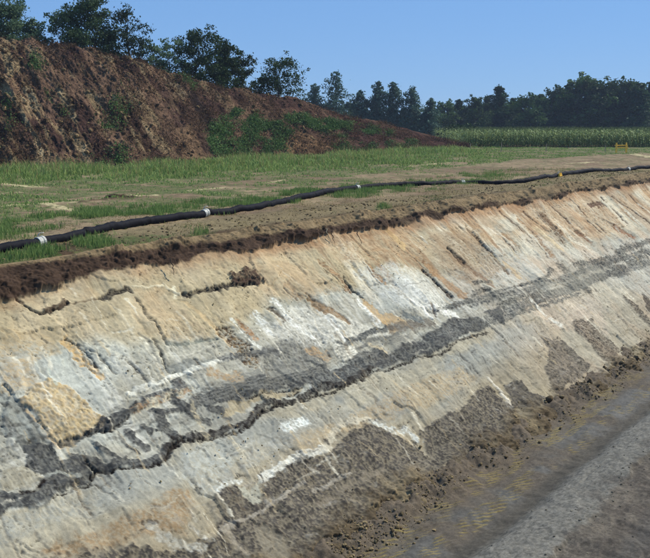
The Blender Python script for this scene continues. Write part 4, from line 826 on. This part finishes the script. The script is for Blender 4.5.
def clod_obj(px, py, r, col, label, seed, onfloor=False, group=None, flat=.75):
    if onfloor:
        p = onz(px, py, FLOORZ+.1); u, s = us(p); p = np.array([p[0], p[1], FLOORZ+float(floor_h(np.array(u), np.array(s)))])
    else:
        u, v, t = bankpt(px, py); p = bank_xyz(u, v, .03)
    r *= .62; v, f = clod(seed, 2, .16); v = v*np.array([r, r*.7, r*flat]); v = v+.25*r*np.sign(v)*(np.abs(v) > .45*r); nz = 1+.3*fbm(v[:, 0]*6/r*.2, v[:, 1]*6/r*.2+v[:, 2]*9, seed)[:, None]
    o = mesh_np('soil_clod', v*nz, f, m_clod, np.tile(col, (len(v), 1))*(1+.25*rng.normal(size=(len(v), 1)))); o.location = p+np.array([0, 0, r*flat*.45]); o.rotation_euler = (0, 0, rng.uniform(0, 6))
    meta(o, label, 'clod', group)
BKc = C(70, 52, 44)
for i, (px, py, r, lab) in enumerate([(238, 279, .09, 'left one of three dark topsoil clods caught on the upper sand ledge'), (246, 276, .12, 'largest dark topsoil clod, middle of three on the upper sand ledge'), (254, 279, .08, 'right one of three dark topsoil clods caught on the upper sand ledge')]):
    clod_obj(px, py, r*.7, BKc, lab, 300+i, flat=.45)
for i, (px, py, r) in enumerate([(352, 512, .12), (366, 500, .10), (383, 488, .11), (404, 486, .09), (432, 470, .12), (447, 462, .10), (470, 452, .13), (479, 446, .10), (506, 430, .10), (514, 424, .12), (530, 418, .11), (549, 408, .12), (562, 402, .10), (590, 385, .12), (604, 372, .12), (622, 366, .11), (637, 360, .12), (330, 532, .12), (310, 545, .12), (417, 482, .08)]):
    clod_obj(px, py, r, C(108, 92, 74) if i % 3 else C(140, 122, 98), 'brown earth clod fallen among crumbs at the foot of the bank', 400+i, True, 'fallen clods at the foot of the bank')
pp = onz(78, 199, 0)
v, f = clod(77, 3, .10); v = v*np.array([.42, .28, .12]); v *= (1+.5*fbm(v[:, 0]*8, v[:, 1]*8+v[:, 2]*9, 78))[:, None]; o = mesh_np('soil_heap', v, f, m_clod, np.tile(C(80, 60, 50), (len(v), 1))*rng.uniform(.7, 1.3, (len(v), 1))); o.location = onz(118, 197.5, 0)+np.array([0, 0, .0]); meta(o, 'small dark soil heap beside a pale sand patch in the meadow', 'soil heap')

# ---------------------------------------------------------------- the pipe
m_pipe = M('black_pipe', rough=.72, attr=False, color=(.006, .006, .009), scales=((5, .3), (40, .3)), bump=((18, .5, .02),), spec=.10)
m_clamp = M('clamp_metal', rough=.55, attr=False, color=(.40, .40, .35), scales=((30, .3),), bump=((60, .3, .005),), spec=.4)
PX = [(-140, 262), (-70, 257), (-30, 252), (0, 248), (30, 243), (60, 238.5), (100, 230.5), (130, 224), (165, 218.5), (205, 213), (250, 207), (300, 197.5), (330, 191), (357, 187), (400, 184), (430, 183), (462, 180.5), (500, 181), (530, 180), (557, 176), (580, 172.5), (610, 170), (650, 167), (700, 163), (780, 159)]
pk = np.array([onz(x, y, .10) for x, y in PX]); seg = np.r_[0, np.cumsum(np.linalg.norm(np.diff(pk, axis=0), axis=1))]
sq = np.arange(0, seg[-1], .06)
ker = np.exp(-np.linspace(-2, 2, 31)**2); ker /= ker.sum()
pth = np.stack([np.convolve(np.pad(np.interp(sq, seg, pk[:, j]), 15, mode='edge'), ker, 'valid') for j in range(3)], 1)
pu = (pth[:, :2]-A0[:2])@Ud; ps = (pth[:, :2]-A0[:2])@Nd
pth[:, 2] = plat_h(pu, ps)+.075+.03*fbm(sq*.5, sq*0, 160, 3)
# couplings at the measured joints
def near(px): c = 325+F*pth[:, 0]/pth[:, 1]; return int(np.argmin(np.abs(c-px)))
J = [near(x) for x in (-60, 38, 205, 357, 462, 557, 626, 720)]; cuts = [0]+J+[len(pth)-1]
pipe = empty('drain_pipe', tuple(pth[J[3]]*np.array([1, 1, 0]))); meta(pipe, 'long black dewatering pipe lying on the ground along the top of the cut', 'pipe')
off = -np.array(pipe.location)
for i in range(len(cuts)-1):
    a, b = cuts[i], cuts[i+1]+1; L = pth[a:b]+off; n_ = len(L); r = .086+.003*np.sin(np.arange(n_)*.9)+.004*fbm(np.arange(n_)*.15, np.zeros(n_), 161+i)
    v, f = tube(L, r, 14); mesh_np('pipe_section', v, f, m_pipe, parent=pipe)
labs = {1: 'grubby coupling half buried in grass'}
for q, j in enumerate(J):
    a = pth[j]+off; d = pth[min(j+1, len(pth)-1)]-pth[j-1]; d /= np.linalg.norm(d)
    L = [a-d*.08, a-d*.075, a-d*.03, a-d*.025, a+d*.025, a+d*.03, a+d*.075, a+d*.08]; v, f = tube(L, [.087, .098, .098, .091, .091, .098, .098, .087], 14); c = mesh_np('coupling', v, f, m_clamp, parent=pipe, smooth=False)
    up = np.array([0, 0, 1.]); side = np.cross(d, up); side /= np.linalg.norm(side)
    v, f = tube([a+up*.11-d*.05, a+up*.16-d*.02+side*.02, a+up*.15+d*.07+side*.03], [.012, .010, .008], 6); mesh_np('clamp_lever', v, f, m_clamp, parent=pipe)

# ---------------------------------------------------------------- yellow things and stakes
m_yel = M('yellow_paint', rough=.55, attr=False, color=(.95, .58, .08), scales=((12, .2),), bump=((30, .2, .01),), spec=.3)
m_wood = M('stake_wood', rough=.9, attr=False, color=(.30, .25, .16), scales=((30, .3),), bump=((50, .4, .01),), spec=.1)
def bx(name, x0, x1, y0, y1, z0, z1, mat, parent, bev=.01, rz=0, loc=(0, 0, 0)):
    import bmesh
    bm = bmesh.new(); bmesh.ops.create_cube(bm, size=1)
    for v in bm.verts: v.co = Vector((x0+(v.co.x+.5)*(x1-x0), y0+(v.co.y+.5)*(y1-y0), z0+(v.co.z+.5)*(z1-z0)))
    bmesh.ops.bevel(bm, geom=bm.edges[:], offset=bev, segments=2, affect='EDGES'); me = bpy.data.meshes.new(name); bm.to_mesh(me); bm.free(); me.materials.append(mat)
    o = bpy.data.objects.new(name, me); COL.objects.link(o); o.location = loc; o.rotation_euler = (0, 0, rz)
    if parent: o.parent = parent
    return o
p = onz(621.5, 153.5, 0); b = empty('barrier', (p[0], p[1], 0), .12); meta(b, 'low yellow trestle barrier standing on the far track in front of the maize', 'barrier')
bx('leg', -.46, -.37, -.04, .04, -.1, .75, m_yel, b, .012); bx('leg', .31, .40, -.04, .04, -.1, .62, m_yel, b, .012); bx('leg', .50, .58, .42, .50, -.1, .76, m_yel, b, .012); bx('leg', -.22, -.14, .42, .50, -.1, .72, m_yel, b, .012)
bx('rail', -.52, .46, -.065, -.042, .36, .46, m_yel, b, .006); r_ = bx('rail', -.3, .66, .505, .528, .52, .60, m_yel, b, .006)
bx('cross_bar', .345, .40, .0, .50, .52, .58, m_yel, b, .006, rz=-.3)
j = J[5]; q = pth[j]; d = pth[j+1]-pth[j-1]; rz = math.atan2(d[1], d[0]); b = empty('pipe_stand', (q[0]+.03, q[1]-.17, 0), rz); meta(b, 'small yellow stand propped under the pipe coupling nearest the ochre bank', 'stand')
bx('leg', -.12, -.05, -.03, .03, -.16, .22, m_yel, b, .008); bx('leg', .06, .13, -.03, .03, -.16, .23, m_yel, b, .008); bx('cross_bar', -.14, .15, -.05, -.032, .10, .15, m_yel, b, .006)
for k, (px, fy, h, lab) in enumerate(((501, 152, .75, 'thin pale stake in the grass in front of the maize, left of the others'), (546, 151.5, .6, 'short pale stake half way along the maize edge'), (605, 152, .55, 'thin pale stake just left of the yellow barrier'), (470, 151, .6, 'thin weathered stake beside the dark bush at the left end of the maize'))):
    p = onz(px, fy, 0); v, f = tube([(0, 0, -.2), (.01, 0, h*.5), (.03, .01, h)], [.035, .033, .026], 6); o = mesh_np('stake', np.r_[v, [[.03, .01, h+.03]]], f, m_wood); o.location = p; meta(o, lab, 'stake', 'stakes along the maize edge')
# roots hanging out of the topsoil
m_root = M('root', rough=.9, attr=False, color=(.05, .035, .025), scales=((30, .3),), bump=(), spec=.1)
for k, (px, py, pale, lab) in enumerate(((328, 236, 1, 'pale root stub poking from the topsoil lip above the orange stain'), (333, 238, 0, 'dark root hanging from the topsoil beside the pale stub'), (359, 238, 0, 'dark root hanging right of the pale root stub'), (173, 268, 0, 'thin dark root curling out of the topsoil at mid cut'))):
    u, v_, t = bankpt(px, py+4); p = bank_xyz(u, v_-.12, .06); L = [(0, 0, .12)]
    for i in range(6): L.append((rng.normal()*.02+.02*i, -.035*i, .12-.055*i+rng.normal()*.01))
    v, f = tube(L, [.016-.002*i for i in range(7)], 5); o = mesh_np('root', v, f, m_wood if pale else m_root); o.location = p; meta(o, lab, 'root')

# ---------------------------------------------------------------- haze
hz = bx('haze', -420, 520, -20, 420, -6, 30, None if False else M('tmp', attr=False), None, .5)
hm = bpy.data.materials.new('haze_air'); hm.use_nodes = True; t = hm.node_tree; t.nodes.clear(); out = t.nodes.new('ShaderNodeOutputMaterial'); pv = t.nodes.new('ShaderNodeVolumePrincipled')
pv.inputs['Color'].default_value = (.62, .76, 1.0, 1); pv.inputs['Density'].default_value = .0004; pv.inputs['Anisotropy'].default_value = 0.1
t.links.new(pv.outputs[0], out.inputs['Volume']); hz.data.materials.clear(); hz.data.materials.append(hm); meta(hz, kind='stuff')
